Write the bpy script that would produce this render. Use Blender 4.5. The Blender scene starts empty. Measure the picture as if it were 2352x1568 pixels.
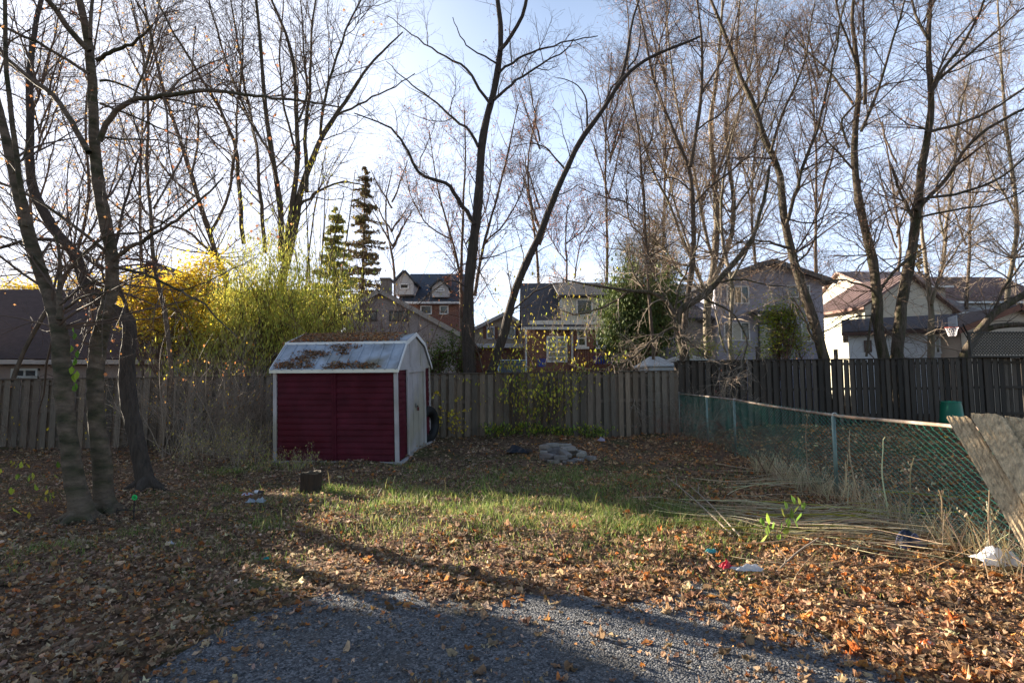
import bpy, math, numpy as np
from mathutils import Vector
rad = math.radians
scene = bpy.context.scene
C = scene.collection

# ------------------------------------------------------------ camera
FPX = 1250.0; CXP = 1176.0; CYP = 784.0; CAMH = 1.6
PITCH = math.atan(102.0 / FPX)
cp, sp = math.cos(PITCH), math.sin(PITCH)
cam_d = bpy.data.cameras.new("camera"); cam = bpy.data.objects.new("camera", cam_d); C.objects.link(cam)
cam.location = (0, 0, CAMH); cam.rotation_euler = (math.pi / 2 + PITCH, 0, 0)
cam_d.sensor_width = 36; cam_d.lens = 36 * FPX / 2352; cam_d.clip_start = 0.05; cam_d.clip_end = 2000
scene.camera = cam

# ------------------------------------------------------------ sun and sky
SUN_AZ = rad(56)      # to the left of straight ahead
SUN_EL = rad(13)
SUND = np.array([-math.sin(SUN_AZ) * math.cos(SUN_EL), math.cos(SUN_AZ) * math.cos(SUN_EL), math.sin(SUN_EL)])
sun_d = bpy.data.lights.new("sun", 'SUN'); sun = bpy.data.objects.new("sun", sun_d); C.objects.link(sun)
sun_d.energy = 5.0; sun_d.angle = rad(0.5); sun_d.color = (1.0, 0.88, 0.70)
sun.rotation_euler = Vector(SUND.tolist()).to_track_quat('Z', 'Y').to_euler()
world = bpy.data.worlds.new("World"); scene.world = world; world.use_nodes = True
wn = world.node_tree.nodes; wl = world.node_tree.links; wn.clear()
wo = wn.new('ShaderNodeOutputWorld'); bg = wn.new('ShaderNodeBackground'); bg.inputs['Strength'].default_value = 0.05
sky = wn.new('ShaderNodeTexSky'); sky.sky_type = 'NISHITA'; sky.sun_disc = False
sky.sun_elevation = SUN_EL; sky.sun_rotation = -SUN_AZ
sky.air_density = 1.0; sky.dust_density = 0.6; sky.ozone_density = 1.6; sky.altitude = 100
tc = wn.new('ShaderNodeTexCoord')
mp = wn.new('ShaderNodeMapping'); mp.inputs['Scale'].default_value = (1, 1, 3.2)
wl.new(tc.outputs['Generated'], mp.inputs['Vector'])
nz = wn.new('ShaderNodeTexNoise'); nz.inputs['Scale'].default_value = 2.6; nz.inputs['Detail'].default_value = 7; nz.inputs['Roughness'].default_value = 0.55
wl.new(mp.outputs['Vector'], nz.inputs['Vector'])
sx = wn.new('ShaderNodeSeparateXYZ'); wl.new(tc.outputs['Generated'], sx.inputs['Vector'])
band = wn.new('ShaderNodeMapRange'); band.interpolation_type = 'SMOOTHSTEP'
band.inputs['From Min'].default_value = 0.40; band.inputs['From Max'].default_value = 0.10
band.inputs['To Min'].default_value = -0.22; band.inputs['To Max'].default_value = 0.06
wl.new(sx.outputs['Z'], band.inputs['Value'])
ad = wn.new('ShaderNodeMath'); ad.operation = 'ADD'; wl.new(nz.outputs['Fac'], ad.inputs[0]); wl.new(band.outputs['Result'], ad.inputs[1])
cr = wn.new('ShaderNodeMapRange'); cr.interpolation_type = 'SMOOTHSTEP'
cr.inputs['From Min'].default_value = 0.50; cr.inputs['From Max'].default_value = 0.66; cr.inputs['To Max'].default_value = 0.75
wl.new(ad.outputs[0], cr.inputs['Value'])
mx = wn.new('ShaderNodeMix'); mx.data_type = 'RGBA'
# thin high veil: milky blue, whiter towards the sun
vr = wn.new('ShaderNodeMapRange'); vr.interpolation_type = 'SMOOTHSTEP'
vr.inputs['From Min'].default_value = 0.85; vr.inputs['From Max'].default_value = 0.25; vr.inputs['To Max'].default_value = 0.7; wl.new(sx.outputs['Z'], vr.inputs['Value'])
vy = wn.new('ShaderNodeMapRange'); vy.interpolation_type = 'SMOOTHSTEP'; vy.inputs['From Min'].default_value = -0.2; vy.inputs['From Max'].default_value = 0.4; vy.inputs['To Min'].default_value = 0.15; wl.new(sx.outputs['Y'], vy.inputs['Value'])
vm_ = wn.new('ShaderNodeMath'); vm_.operation = 'MULTIPLY'; wl.new(vr.outputs['Result'], vm_.inputs[0]); wl.new(vy.outputs['Result'], vm_.inputs[1])
mv = wn.new('ShaderNodeMix'); mv.data_type = 'RGBA'; wl.new(vm_.outputs[0], mv.inputs['Factor']); wl.new(sky.outputs['Color'], mv.inputs[6]); mv.inputs[7].default_value = (4.7, 5.5, 7.4, 1)
dt = wn.new('ShaderNodeVectorMath'); dt.operation = 'DOT_PRODUCT'; wl.new(tc.outputs['Generated'], dt.inputs[0]); dt.inputs[1].default_value = SUND.tolist()
dr = wn.new('ShaderNodeMapRange'); dr.interpolation_type = 'SMOOTHSTEP'; dr.inputs['From Min'].default_value = 0.5; dr.inputs['From Max'].default_value = 0.95; dr.inputs['To Max'].default_value = 0.85; wl.new(dt.outputs['Value'], dr.inputs['Value'])
mw = wn.new('ShaderNodeMix'); mw.data_type = 'RGBA'; wl.new(dr.outputs['Result'], mw.inputs['Factor']); wl.new(mv.outputs[2], mw.inputs[6]); mw.inputs[7].default_value = (5.6, 5.8, 6.6, 1)
wl.new(cr.outputs['Result'], mx.inputs['Factor']); wl.new(mw.outputs[2], mx.inputs[6]); mx.inputs[7].default_value = (6.2, 6.1, 6.1, 1)
wl.new(mx.outputs[2], bg.inputs['Color']); wl.new(bg.outputs[0], wo.inputs['Surface'])

scene.view_settings.view_transform = 'Standard'; scene.view_settings.look = 'None'
scene.view_settings.exposure = 2.3; scene.view_settings.gamma = 1.0
scene.cycles.max_bounces = 6; scene.cycles.transparent_max_bounces = 8
scene.cycles.sample_clamp_indirect = 6

# ------------------------------------------------------------ helpers: pixels of the photograph -> places
def smooth(t):
    t = np.clip(t, 0, 1); return t * t * (3 - 2 * t)
def terr(x, y):
    x = np.asarray(x, float); y = np.asarray(y, float)
    z = 0.17 * smooth((y - 9) / 6) * smooth((x + 8) / 5)
    z = z + 0.20 * smooth((x - 5.2) / 3) * smooth((y - 8) / 7)
    m = smooth((y - 4.3) / 1.2)
    z = z + m * 0.025 * (np.sin(x * 1.7 + 0.6 * np.sin(y * 1.3)) + np.sin(y * 2.1 + x * 0.7 + 1) + 0.6 * np.sin(x * 4.1 - y * 3.3))
    return z
def gz(x, y): return float(terr(x, y))
def ray(px, py):
    a = (px - CXP) / FPX; b = (CYP - py) / FPX
    return np.array([a, cp - b * sp, sp + b * cp])
def P(px, py, Y):
    d = ray(px, py); t = Y / d[1]
    return np.array([a for a in d * t]) + np.array([0, 0, CAMH])
def G(px, py):
    d = ray(px, py); z = 0.0
    for _ in range(12):
        t = (z - CAMH) / d[2]; p = d * t; z = gz(p[0], p[1])
    return np.array([p[0], p[1], z])
def XatY(px, Y): return P(px, 886, Y)[0]

def newobj(name, data, parent=None):
    o = bpy.data.objects.new(name, data); C.objects.link(o)
    if parent is not None: o.parent = parent
    return o
def tag(o, label=None, cat=None, group=None, kind=None):
    if label: o['label'] = label
    if cat: o['category'] = cat
    if group: o['group'] = group
    if kind: o['kind'] = kind
    return o
def thing(name, label, cat, loc=(0, 0, 0), group=None):
    o = newobj(name, None); o.location = [float(a) for a in loc]; o.empty_display_size = 0.2
    return tag(o, label, cat, group)

def worldloc(o):
    p = np.zeros(3)
    while o is not None: p += np.array(o.location); o = o.parent
    return p
class MB:
    """collects vertices, faces and vertex colours, then links ONE mesh object"""
    def __init__(s): s.v = []; s.n = 0; s.q = []; s.t = []; s.c = []
    def add(s, v, q=None, t=None, col=(1, 1, 1)):
        v = np.asarray(v, float).reshape(-1, 3); k = len(v)
        c = np.asarray(col, float)
        if c.ndim == 1: c = np.tile(c, (k, 1))
        if q is not None and len(q): s.q.append(np.asarray(q, int).reshape(-1, 4) + s.n)
        if t is not None and len(t): s.t.append(np.asarray(t, int).reshape(-1, 3) + s.n)
        s.v.append(v); s.c.append(c); s.n += k
    def build(s, name, mat, parent=None, smooth=False, loc=None):
        v = np.concatenate(s.v) if s.v else np.zeros((0, 3)); c = np.concatenate(s.c)
        if parent is not None: v = v - worldloc(parent)
        elif loc is not None: v = v - np.array(loc, float)
        q = np.concatenate(s.q) if s.q else np.zeros((0, 4), int); t = np.concatenate(s.t) if s.t else np.zeros((0, 3), int)
        me = bpy.data.meshes.new(name)
        me.vertices.add(len(v)); me.vertices.foreach_set('co', v.astype(np.float32).ravel())
        nl = len(q) * 4 + len(t) * 3
        me.loops.add(nl); me.loops.foreach_set('vertex_index', np.concatenate([q.ravel(), t.ravel()]).astype(np.int32))
        me.polygons.add(len(q) + len(t))
        st = np.concatenate([np.arange(len(q)) * 4, len(q) * 4 + np.arange(len(t)) * 3]).astype(np.int32)
        me.polygons.foreach_set('loop_start', st)
        me.update(calc_edges=True)
        a = me.color_attributes.new('Col', 'FLOAT_COLOR', 'POINT')
        a.data.foreach_set('color', np.concatenate([c, np.ones((len(c), 1))], 1).astype(np.float32).ravel())
        me.polygons.foreach_set('use_smooth', np.full(len(q) + len(t), bool(smooth)))
        me.materials.append(mat); me.validate()
        o = newobj(name, me, parent)
        if parent is None and loc is not None: o.location = [float(a) for a in loc]
        return o
BOXQ = np.array([[0, 1, 3, 2], [4, 6, 7, 5], [0, 4, 5, 1], [2, 3, 7, 6], [0, 2, 6, 4], [1, 5, 7, 3]])
def pbox(mb, o, a, b, c, col=(1, 1, 1)):
    o, a, b, c = [np.asarray(q, float) for q in (o, a, b, c)]
    v = [o + i * a + j * b + k * c for i in (0, 1) for j in (0, 1) for k in (0, 1)]
    if np.dot(np.cross(a, b), c) > 0: q = BOXQ
    else: q = BOXQ[:, ::-1]
    mb.add(v, q, None, col)
class Frame:
    def __init__(s, o, u, v=None, w=(0, 0, 1)):
        s.o = np.array(o, float); s.u = np.array(u, float); s.w = np.array(w, float)
        s.v = np.array(v, float) if v is not None else np.array([-s.u[1], s.u[0], 0])
    def pt(s, u, v, w): return s.o + u * s.u + v * s.v + w * s.w
    def box(s, mb, u0, u1, v0, v1, w0, w1, col=(1, 1, 1)):
        pbox(mb, s.pt(u0, v0, w0), (u1 - u0) * s.u, (v1 - v0) * s.v, (w1 - w0) * s.w, col)
    def prism(s, mb, prof, u0, u1, col=(1, 1, 1), axis='u'):
        """profile [(a,w)..] extruded; axis u: a is v; axis v: a is u"""
        n = len(prof)
        f = (lambda t, a, w: s.pt(t, a, w)) if axis == 'u' else (lambda t, a, w: s.pt(a, t, w))
        v = [f(u0, a, w) for a, w in prof] + [f(u1, a, w) for a, w in prof]
        q = [[i, (i + 1) % n, n + (i + 1) % n, n + i] for i in range(n)]
        t = [[0, i + 1, i] for i in range(1, n - 1)] + [[n, n + i, n + i + 1] for i in range(1, n - 1)]
        mb.add(v, q, t, col)

def ring_tubes(mb, Pt, R, ns=4, col=(1, 1, 1), cap=False, noise=0, rng=None):
    Pt = np.asarray(Pt, float); R = np.asarray(R, float)
    if Pt.ndim == 2: Pt = Pt[None]; R = R[None]
    M, k, _ = Pt.shape
    if M == 0: return
    T = np.gradient(Pt, axis=1); T /= np.linalg.norm(T, axis=2, keepdims=True) + 1e-9
    mt = np.abs(T.mean(1)); ref = np.zeros((M, 3)); ref[np.arange(M), mt.argmin(1)] = 1
    N1 = np.cross(T, ref[:, None, :]); N1 /= np.linalg.norm(N1, axis=2, keepdims=True) + 1e-9
    N2 = np.cross(T, N1)
    a = np.arange(ns) * 2 * np.pi / ns
    RR = np.repeat(R[:, :, None], ns, 2)
    if noise: RR = RR * (1 + noise * rng.normal(size=RR.shape))
    V = Pt[:, :, None, :] + RR[..., None] * (np.cos(a)[None, None, :, None] * N1[:, :, None, :] + np.sin(a)[None, None, :, None] * N2[:, :, None, :])
    i = np.arange(k - 1)[:, None]; j = np.arange(ns)[None, :]; j2 = (j + 1) % ns
    q = np.stack([i * ns + j, i * ns + j2, (i + 1) * ns + j2, (i + 1) * ns + j], -1).reshape(-1, 4)
    Q = (q[None] + (np.arange(M) * k * ns)[:, None, None]).reshape(-1, 4)
    c = np.asarray(col, float)
    if c.ndim == 2: c = np.repeat(c, k * ns, 0)
    t = None
    if cap:
        tt = []
        for b in (0, (k - 1) * ns):
            for jj in range(1, ns - 1): tt.append([b, b + jj, b + jj + 1] if b else [b, b + jj + 1, b + jj])
        t = (np.array(tt)[None] + (np.arange(M) * k * ns)[:, None, None]).reshape(-1, 3)
    mb.add(V.reshape(-1, 3), Q, t, c)
def resample(p, k):
    p = np.asarray(p, float); d = np.r_[0, np.cumsum(np.linalg.norm(np.diff(p, axis=0), axis=1))]
    # Catmull-Rom style smoothing through a dense interpolation
    t = np.linspace(0, d[-1], k)
    q = np.stack([np.interp(t, d, p[:, i]) for i in range(3)], 1)
    for _ in range(2): q[1:-1] = 0.25 * q[:-2] + 0.5 * q[1:-1] + 0.25 * q[2:]
    return q
def spawn(rng, Pp, Rp, N, L, ang=0.8, k=5, jit=0.15, up=0.0, rr=0.012, tmin=0.15, tipr=0.25, asp=0.2, tl=0.45, rmax=0.7, rmin=0.0012):
    M, K, _ = Pp.shape
    w = np.linalg.norm(np.diff(Pp, axis=1), axis=2).sum(1)
    idx = rng.choice(M, N, p=w / w.sum()); t = rng.uniform(tmin, 1, N)
    s = t * (K - 1) * 0.999; i = s.astype(int); f = (s - i)[:, None]
    b = Pp[idx, i] * (1 - f) + Pp[idx, i + 1] * f
    T = Pp[idx, i + 1] - Pp[idx, i]; T /= np.linalg.norm(T, axis=1, keepdims=True) + 1e-9
    r = Rp[idx, i] * (1 - f[:, 0]) + Rp[idx, i + 1] * f[:, 0]
    n = rng.normal(size=(N, 3)); n -= (n * T).sum(1, keepdims=True) * T; n /= np.linalg.norm(n, axis=1, keepdims=True) + 1e-9
    a = ang + asp * rng.normal(size=N); d = np.cos(a)[:, None] * T + np.sin(a)[:, None] * n
    d[:, 2] += up; d /= np.linalg.norm(d, axis=1, keepdims=True)
    ln = L * rng.uniform(0.45, 1.25, N) * (1 - tl * t)
    out = np.zeros((N, k, 3)); out[:, 0] = b
    for j in range(1, k):
        d = d + jit * rng.normal(size=(N, 3)); d[:, 2] += up * 0.3; d /= np.linalg.norm(d, axis=1, keepdims=True)
        out[:, j] = out[:, j - 1] + d * (ln / (k - 1))[:, None]
    r0 = np.maximum(np.minimum(r * rmax, ln * rr), rmin)
    R = r0[:, None] * np.linspace(1, tipr, k)[None]
    return out, np.maximum(R, 0.0009)

# ------------------------------------------------------------ leaves
def maple(n_lobes=5, fine=True):
    a = []
    L = [(-90 + 180, 1.0)]
    pts = []
    angs = [0, 28, 55, 80, 108, 138, 165, 195, 222, 252, 280, 305, 332]
    rad_ = [1.0, .48, .88, .42, .80, .36, .55, .55, .36, .80, .42, .88, .48]
    if not fine:
        angs = [0, 35, 70, 110, 180, 250, 290, 325]; rad_ = [1.0, .5, .9, .5, .55, .5, .9, .5]
    for an, r in zip(angs, rad_): pts.append((r * math.sin(rad(an)), r * math.cos(rad(an)) + 0.0, 0))
    v = np.array([(0, -0.05, 0)] + pts) * 0.55
    n = len(pts); t = [[0, 1 + (i + 1) % n, 1 + i] for i in range(n)]
    return v, np.array(t)
def oval():
    v = np.array([(0, -.5, 0), (.26, -.1, .04), (.2, .25, .03), (0, .55, 0), (-.2, .25, .03), (-.26, -.1, .04)])
    return v, np.array([[0, 1, 2], [0, 2, 3], [0, 3, 4], [0, 4, 5]])
def slim():
    v = np.array([(0, -.5, 0), (.09, 0, .02), (0, .5, 0), (-.09, 0, .02)]); return v, np.array([[0, 1, 2], [0, 2, 3]])
def curled():
    xs = np.linspace(-1, 1, 4); ys = np.linspace(-1, 1, 5); V = []
    for b in ys:
        w = math.sqrt(max(.02, 1 - b * b)) * .34
        for a in xs: V.append((a * w, b * .5, .16 * (a * w / .34) ** 2 + .06 * b * b))
    t = []
    for i in range(4):
        for j in range(3): a = i * 4 + j; t += [[a, a + 1, a + 5], [a, a + 5, a + 4]]
    return np.array(V), np.array(t)
CURLED = curled()
MAPLE = maple(); MAPLE_LO = maple(fine=False); OVAL = oval(); SLIM = slim()
def leaves(mb, rng, pos, size, cols, tmpl, tilt=0.5, curl=0.5, hang=False):
    pos = np.asarray(pos, float); M = len(pos)
    if M == 0: return
    v, t = tmpl; k = len(v)
    size = np.broadcast_to(size, (M,))
    V = np.repeat(v[None], M, 0) * 1.0
    r2 = (V[..., 0] ** 2 + V[..., 1] ** 2)
    cu = curl * rng.uniform(-0.3, 1.6, (M, 1)); ax = rng.uniform(0, np.pi, (M, 1))
    al = V[..., 0] * np.cos(ax) + V[..., 1] * np.sin(ax)
    V[..., 2] += cu * (al ** 2) * 2.2 + curl * 0.12 * rng.normal(size=(M, k))
    V[..., :2] *= (1 - 0.3 * np.clip(np.abs(cu), 0, 1))[..., None] * (1 + 0.12 * rng.normal(size=(M, k, 1)))
    V *= size[:, None, None]
    if hang:
        # long axis (y) hangs downwards
        th = rng.normal(0, tilt, M) + np.pi; yaw = rng.uniform(0, 2 * np.pi, M)
        cx, sx_ = np.cos(th - np.pi / 2), np.sin(th - np.pi / 2)
        y = V[..., 1] * cx[:, None] - V[..., 2] * sx_[:, None]; z = V[..., 1] * sx_[:, None] + V[..., 2] * cx[:, None]
        y, z = V[..., 2] + V[..., 1] * np.sin(rng.normal(0, tilt, M))[:, None], -V[..., 1]
        x = V[..., 0]
        c, s_ = np.cos(yaw)[:, None], np.sin(yaw)[:, None]
        V = np.stack([x * c - y * s_, x * s_ + y * c, z], -1)
    else:
        th = rng.normal(0, tilt, M); a0 = rng.uniform(0, 2 * np.pi, M); yaw = rng.uniform(0, 2 * np.pi, M)
        c, s_ = np.cos(a0)[:, None], np.sin(a0)[:, None]
        x = V[..., 0] * c - V[..., 1] * s_; y = V[..., 0] * s_ + V[..., 1] * c; z = V[..., 2]
        ct, st = np.cos(th)[:, None], np.sin(th)[:, None]
        y, z = y * ct - z * st, y * st + z * ct
        c, s_ = np.cos(yaw)[:, None], np.sin(yaw)[:, None]
        V = np.stack([x * c - y * s_, x * s_ + y * c, z], -1)
    V += pos[:, None, :]
    T = (t[None] + (np.arange(M) * k)[:, None, None]).reshape(-1, 3)
    mb.add(V.reshape(-1, 3), None, T, np.repeat(cols, k, 0))
def pick(rng, pal, n, var=0.18):
    pal = np.array([p[:3] for p in pal]); w = None
    c = pal[rng.integers(0, len(pal), n)]
    return np.clip(c * np.exp(var * rng.normal(size=(n, 1))) * (1 + 0.05 * rng.normal(size=(n, 3))), 0.005, 0.95)
BROWN = [(.26, .165, .10), (.20, .125, .08), (.36, .25, .165), (.32, .215, .14), (.15, .10, .07), (.44, .33, .23), (.38, .15, .05), (.24, .155, .10), (.36, .27, .19), (.30, .20, .13), (.30, .21, .15), (.40, .29, .19), (.42, .22, .08), (.17, .11, .075)]
ORANGE = [(.45, .16, .04), (.38, .12, .04), (.5, .24, .08), (.3, .13, .06), (.34, .2, .11)]
YELLOW = [(.70, .50, .04), (.64, .42, .04), (.58, .48, .06), (.70, .56, .08)]
WILLOW = [(.60, .60, .12), (.46, .50, .09), (.68, .62, .14), (.30, .34, .07), (.70, .56, .12), (.40, .40, .10)]
LIME = [(.30, .40, .05), (.22, .33, .04), (.42, .44, .06), (.5, .42, .05), (.16, .26, .04)]
GREEN = [(.07, .10, .03), (.10, .13, .035), (.05, .075, .022), (.15, .18, .05)]
GRASS = [(.11, .19, .035), (.16, .25, .045), (.24, .31, .07), (.08, .14, .03), (.34, .36, .11), (.38, .33, .14), (.28, .24, .12)]
REED = [(.60, .49, .31), (.50, .40, .25), (.66, .56, .38), (.38, .29, .18), (.70, .61, .43)]

# ------------------------------------------------------------ materials
def mat(name, col=None, rough=0.8, ns=6.0, na=0.25, col2=None, bump=0.0, bscale=None, stretch=(1, 1, 1), transl=0.0, spec=0.3, metal=0.0, detail=5, spots=None):
    m = bpy.data.materials.new(name); m.use_nodes = True; N = m.node_tree.nodes; L = m.node_tree.links; N.clear()
    out = N.new('ShaderNodeOutputMaterial'); b = N.new('ShaderNodeBsdfPrincipled')
    b.inputs['Roughness'].default_value = rough; b.inputs['Specular IOR Level'].default_value = spec; b.inputs['Metallic'].default_value = metal
    at = N.new('ShaderNodeAttribute'); at.attribute_name = 'Col'
    t = N.new('ShaderNodeTexCoord'); mpn = N.new('ShaderNodeMapping'); mpn.inputs['Scale'].default_value = stretch
    L.new(t.outputs['Object'], mpn.inputs['Vector'])
    n = N.new('ShaderNodeTexNoise'); n.inputs['Scale'].default_value = ns; n.inputs['Detail'].default_value = detail; n.inputs['Roughness'].default_value = 0.6
    L.new(mpn.outputs['Vector'], n.inputs['Vector'])
    base = at.outputs['Color']
    if col is not None:
        mm = N.new('ShaderNodeMix'); mm.data_type = 'RGBA'; mm.blend_type = 'MULTIPLY'; mm.inputs['Factor'].default_value = 1
        L.new(at.outputs['Color'], mm.inputs[6]); mm.inputs[7].default_value = (*col, 1); base = mm.outputs[2]
    if col2 is not None:
        r = N.new('ShaderNodeMapRange'); r.inputs['From Min'].default_value = 0.45; r.inputs['From Max'].default_value = 0.62
        n2 = N.new('ShaderNodeTexNoise'); n2.inputs['Scale'].default_value = ns * 0.35; n2.inputs['Detail'].default_value = 6
        L.new(mpn.outputs['Vector'], n2.inputs['Vector']); L.new(n2.outputs['Fac'], r.inputs['Value'])
        m2 = N.new('ShaderNodeMix'); m2.data_type = 'RGBA'; L.new(r.outputs['Result'], m2.inputs['Factor']); L.new(base, m2.inputs[6]); m2.inputs[7].default_value = (*col2, 1); base = m2.outputs[2]
    r = N.new('ShaderNodeMapRange'); r.inputs['From Min'].default_value = 0.25; r.inputs['From Max'].default_value = 0.75
    r.inputs['To Min'].default_value = 1 - na; r.inputs['To Max'].default_value = 1 + na; L.new(n.outputs['Fac'], r.inputs['Value'])
    m3 = N.new('ShaderNodeVectorMath'); m3.operation = 'SCALE'; L.new(base, m3.inputs[0]); L.new(r.outputs['Result'], m3.inputs['Scale'])
    L.new(m3.outputs[0], b.inputs['Base Color'])
    if bump:
        bp = N.new('ShaderNodeBump'); bp.inputs['Strength'].default_value = 1.0; bp.inputs['Distance'].default_value = bump
        if bscale:
            nb = N.new('ShaderNodeTexNoise'); nb.inputs['Scale'].default_value = bscale; nb.inputs['Detail'].default_value = 6; L.new(mpn.outputs['Vector'], nb.inputs['Vector'])
            L.new(nb.outputs['Fac'], bp.inputs['Height'])
        else: L.new(n.outputs['Fac'], bp.inputs['Height'])
        L.new(bp.outputs['Normal'], b.inputs['Normal'])
    if transl:
        tr = N.new('ShaderNodeBsdfTranslucent'); L.new(m3.outputs[0], tr.inputs['Color'])
        ms = N.new('ShaderNodeMixShader'); ms.inputs['Fac'].default_value = transl
        L.new(b.outputs[0], ms.inputs[1]); L.new(tr.outputs[0], ms.inputs[2]); L.new(ms.outputs[0], out.inputs['Surface'])
    else: L.new(b.outputs[0], out.inputs['Surface'])
    m['n'] = 1
    return m
M = {}
M['bark'] = mat('bark', (.10, .076, .057), .9, 14, .6, (.055, .05, .025), .035, 34, (1.6, 1.6, .3))
M['bark_near'] = mat('bark_near', (.125, .092, .066), .9, 9, .55, (.05, .046, .024), .02, 42, (.8, .8, 2.0))
M['bark_dark'] = mat('bark_dark', (.055, .042, .034), .9, 14, .55, None, .03, 30, (1.6, 1.6, .22))
M['bark_brown'] = mat('bark_brown', (.10, .072, .052), .9, 10, .5, None, .02, 20, (1, 1, .3))
M['bark_pale'] = mat('bark_pale', (.20, .165, .125), .9, 5, .35, (.11, .10, .06), .02, 20, (1, 1, .4))
M['twig'] = mat('twig', (.11, .075, .056), .8, 3, .2)
M['twig_pale'] = mat('twig_pale', (.28, .22, .17), .8, 3, .2)
M['twig_red'] = mat('twig_red', (.13, .072, .052), .8, 3, .2)
M['leaf'] = mat('leaf', None, .65, 60, .18, transl=.45, spec=.25)
M['leaf_dry'] = mat('leaf_dry', None, .75, 70, .25, transl=.34, spec=.25)
M['needle'] = mat('needle', None, .7, 12, .2, transl=.15)
M['grass'] = mat('grass_blade', None, .55, 30, .15, transl=.5, spec=.4)
M['wood'] = mat('weathered_board', None, .85, 9, .35, None, .004, 30, (6, 6, .5))
M['wood_near'] = mat('grey_weathered_plank', None, .85, 9, .6, None, .012, 20, (9, 9, .5))
M['stone'] = mat('stone', None, .9, 12, .3, None, .01)
M['paint'] = mat('paint', None, .6, 5, .12, None, .002)
M['metal'] = mat('galvanised', None, .45, 8, .2, None, .001, metal=.3)
M['plastic'] = mat('plastic', None, .4, 3, .08)
M['film'] = mat('film', None, .45, 8, .1, transl=.35)
M['rubber'] = mat('rubber', (.009, .009, .01), .6, 9, .2)
M['siding'] = mat('siding', None, .6, 2.5, .10)
M['brick'] = None
M['shingle'] = mat('shingle', None, .9, 7, .35, None, .01, 30)
M['shed_red'] = mat('shed_red_steel', (.072, .008, .017), .6, 3.2, .35, (.06, .004, .010), .003, 8, spec=.15)
M['shed_white'] = mat('shed_white_steel', (.40, .37, .38), .6, 2.2, .2, (.30, .27, .22), .002)
M['shed_roof'] = mat('shed_roof_steel', (.34, .375, .44), .6, 3.0, .3, (.21, .19, .15), .002, spec=.2)
M['green_wire'] = mat('green_wire', (.02, .20, .135), .4, 5, .1, spec=.5)
M['rust_pipe'] = mat('rusty_pipe', (.22, .15, .11), .65, 14, .35, (.30, .26, .22))
def glassmat():
    m = bpy.data.materials.new('window_glass'); m.use_nodes = True; b = m.node_tree.nodes['Principled BSDF']
    b.inputs['Base Color'].default_value = (.025, .03, .035, 1); b.inputs['Roughness'].default_value = .12; b.inputs['Specular IOR Level'].default_value = .8
    n = m.node_tree.nodes.new('ShaderNodeTexNoise'); n.inputs['Scale'].default_value = 1.5
    bp = m.node_tree.nodes.new('ShaderNodeBump'); bp.inputs['Distance'].default_value = .02
    m.node_tree.links.new(n.outputs['Fac'], bp.inputs['Height']); m.node_tree.links.new(bp.outputs['Normal'], b.inputs['Normal'])
    return m
M['glass'] = glassmat()
def brickmat():
    m = bpy.data.materials.new('red_brick'); m.use_nodes = True; N = m.node_tree.nodes; L = m.node_tree.links; b = N['Principled BSDF']
    t = N.new('ShaderNodeTexCoord'); s = N.new('ShaderNodeSeparateXYZ'); L.new(t.outputs['Object'], s.inputs[0])
    a = N.new('ShaderNodeMath'); a.operation = 'ADD'; L.new(s.outputs['X'], a.inputs[0]); L.new(s.outputs['Y'], a.inputs[1])
    c = N.new('ShaderNodeCombineXYZ'); L.new(a.outputs[0], c.inputs['X']); L.new(s.outputs['Z'], c.inputs['Y'])
    k = N.new('ShaderNodeTexBrick'); L.new(c.outputs[0], k.inputs['Vector']); k.inputs['Scale'].default_value = 1
    k.inputs['Color1'].default_value = (.26, .075, .045, 1); k.inputs['Color2'].default_value = (.17, .05, .035, 1); k.inputs['Mortar'].default_value = (.3, .26, .22, 1)
    k.inputs['Brick Width'].default_value = .22; k.inputs['Row Height'].default_value = .075; k.inputs['Mortar Size'].default_value = .008
    L.new(k.outputs['Color'], b.inputs['Base Color']); b.inputs['Roughness'].default_value = .9
    return m
M['brick'] = brickmat()

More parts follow.
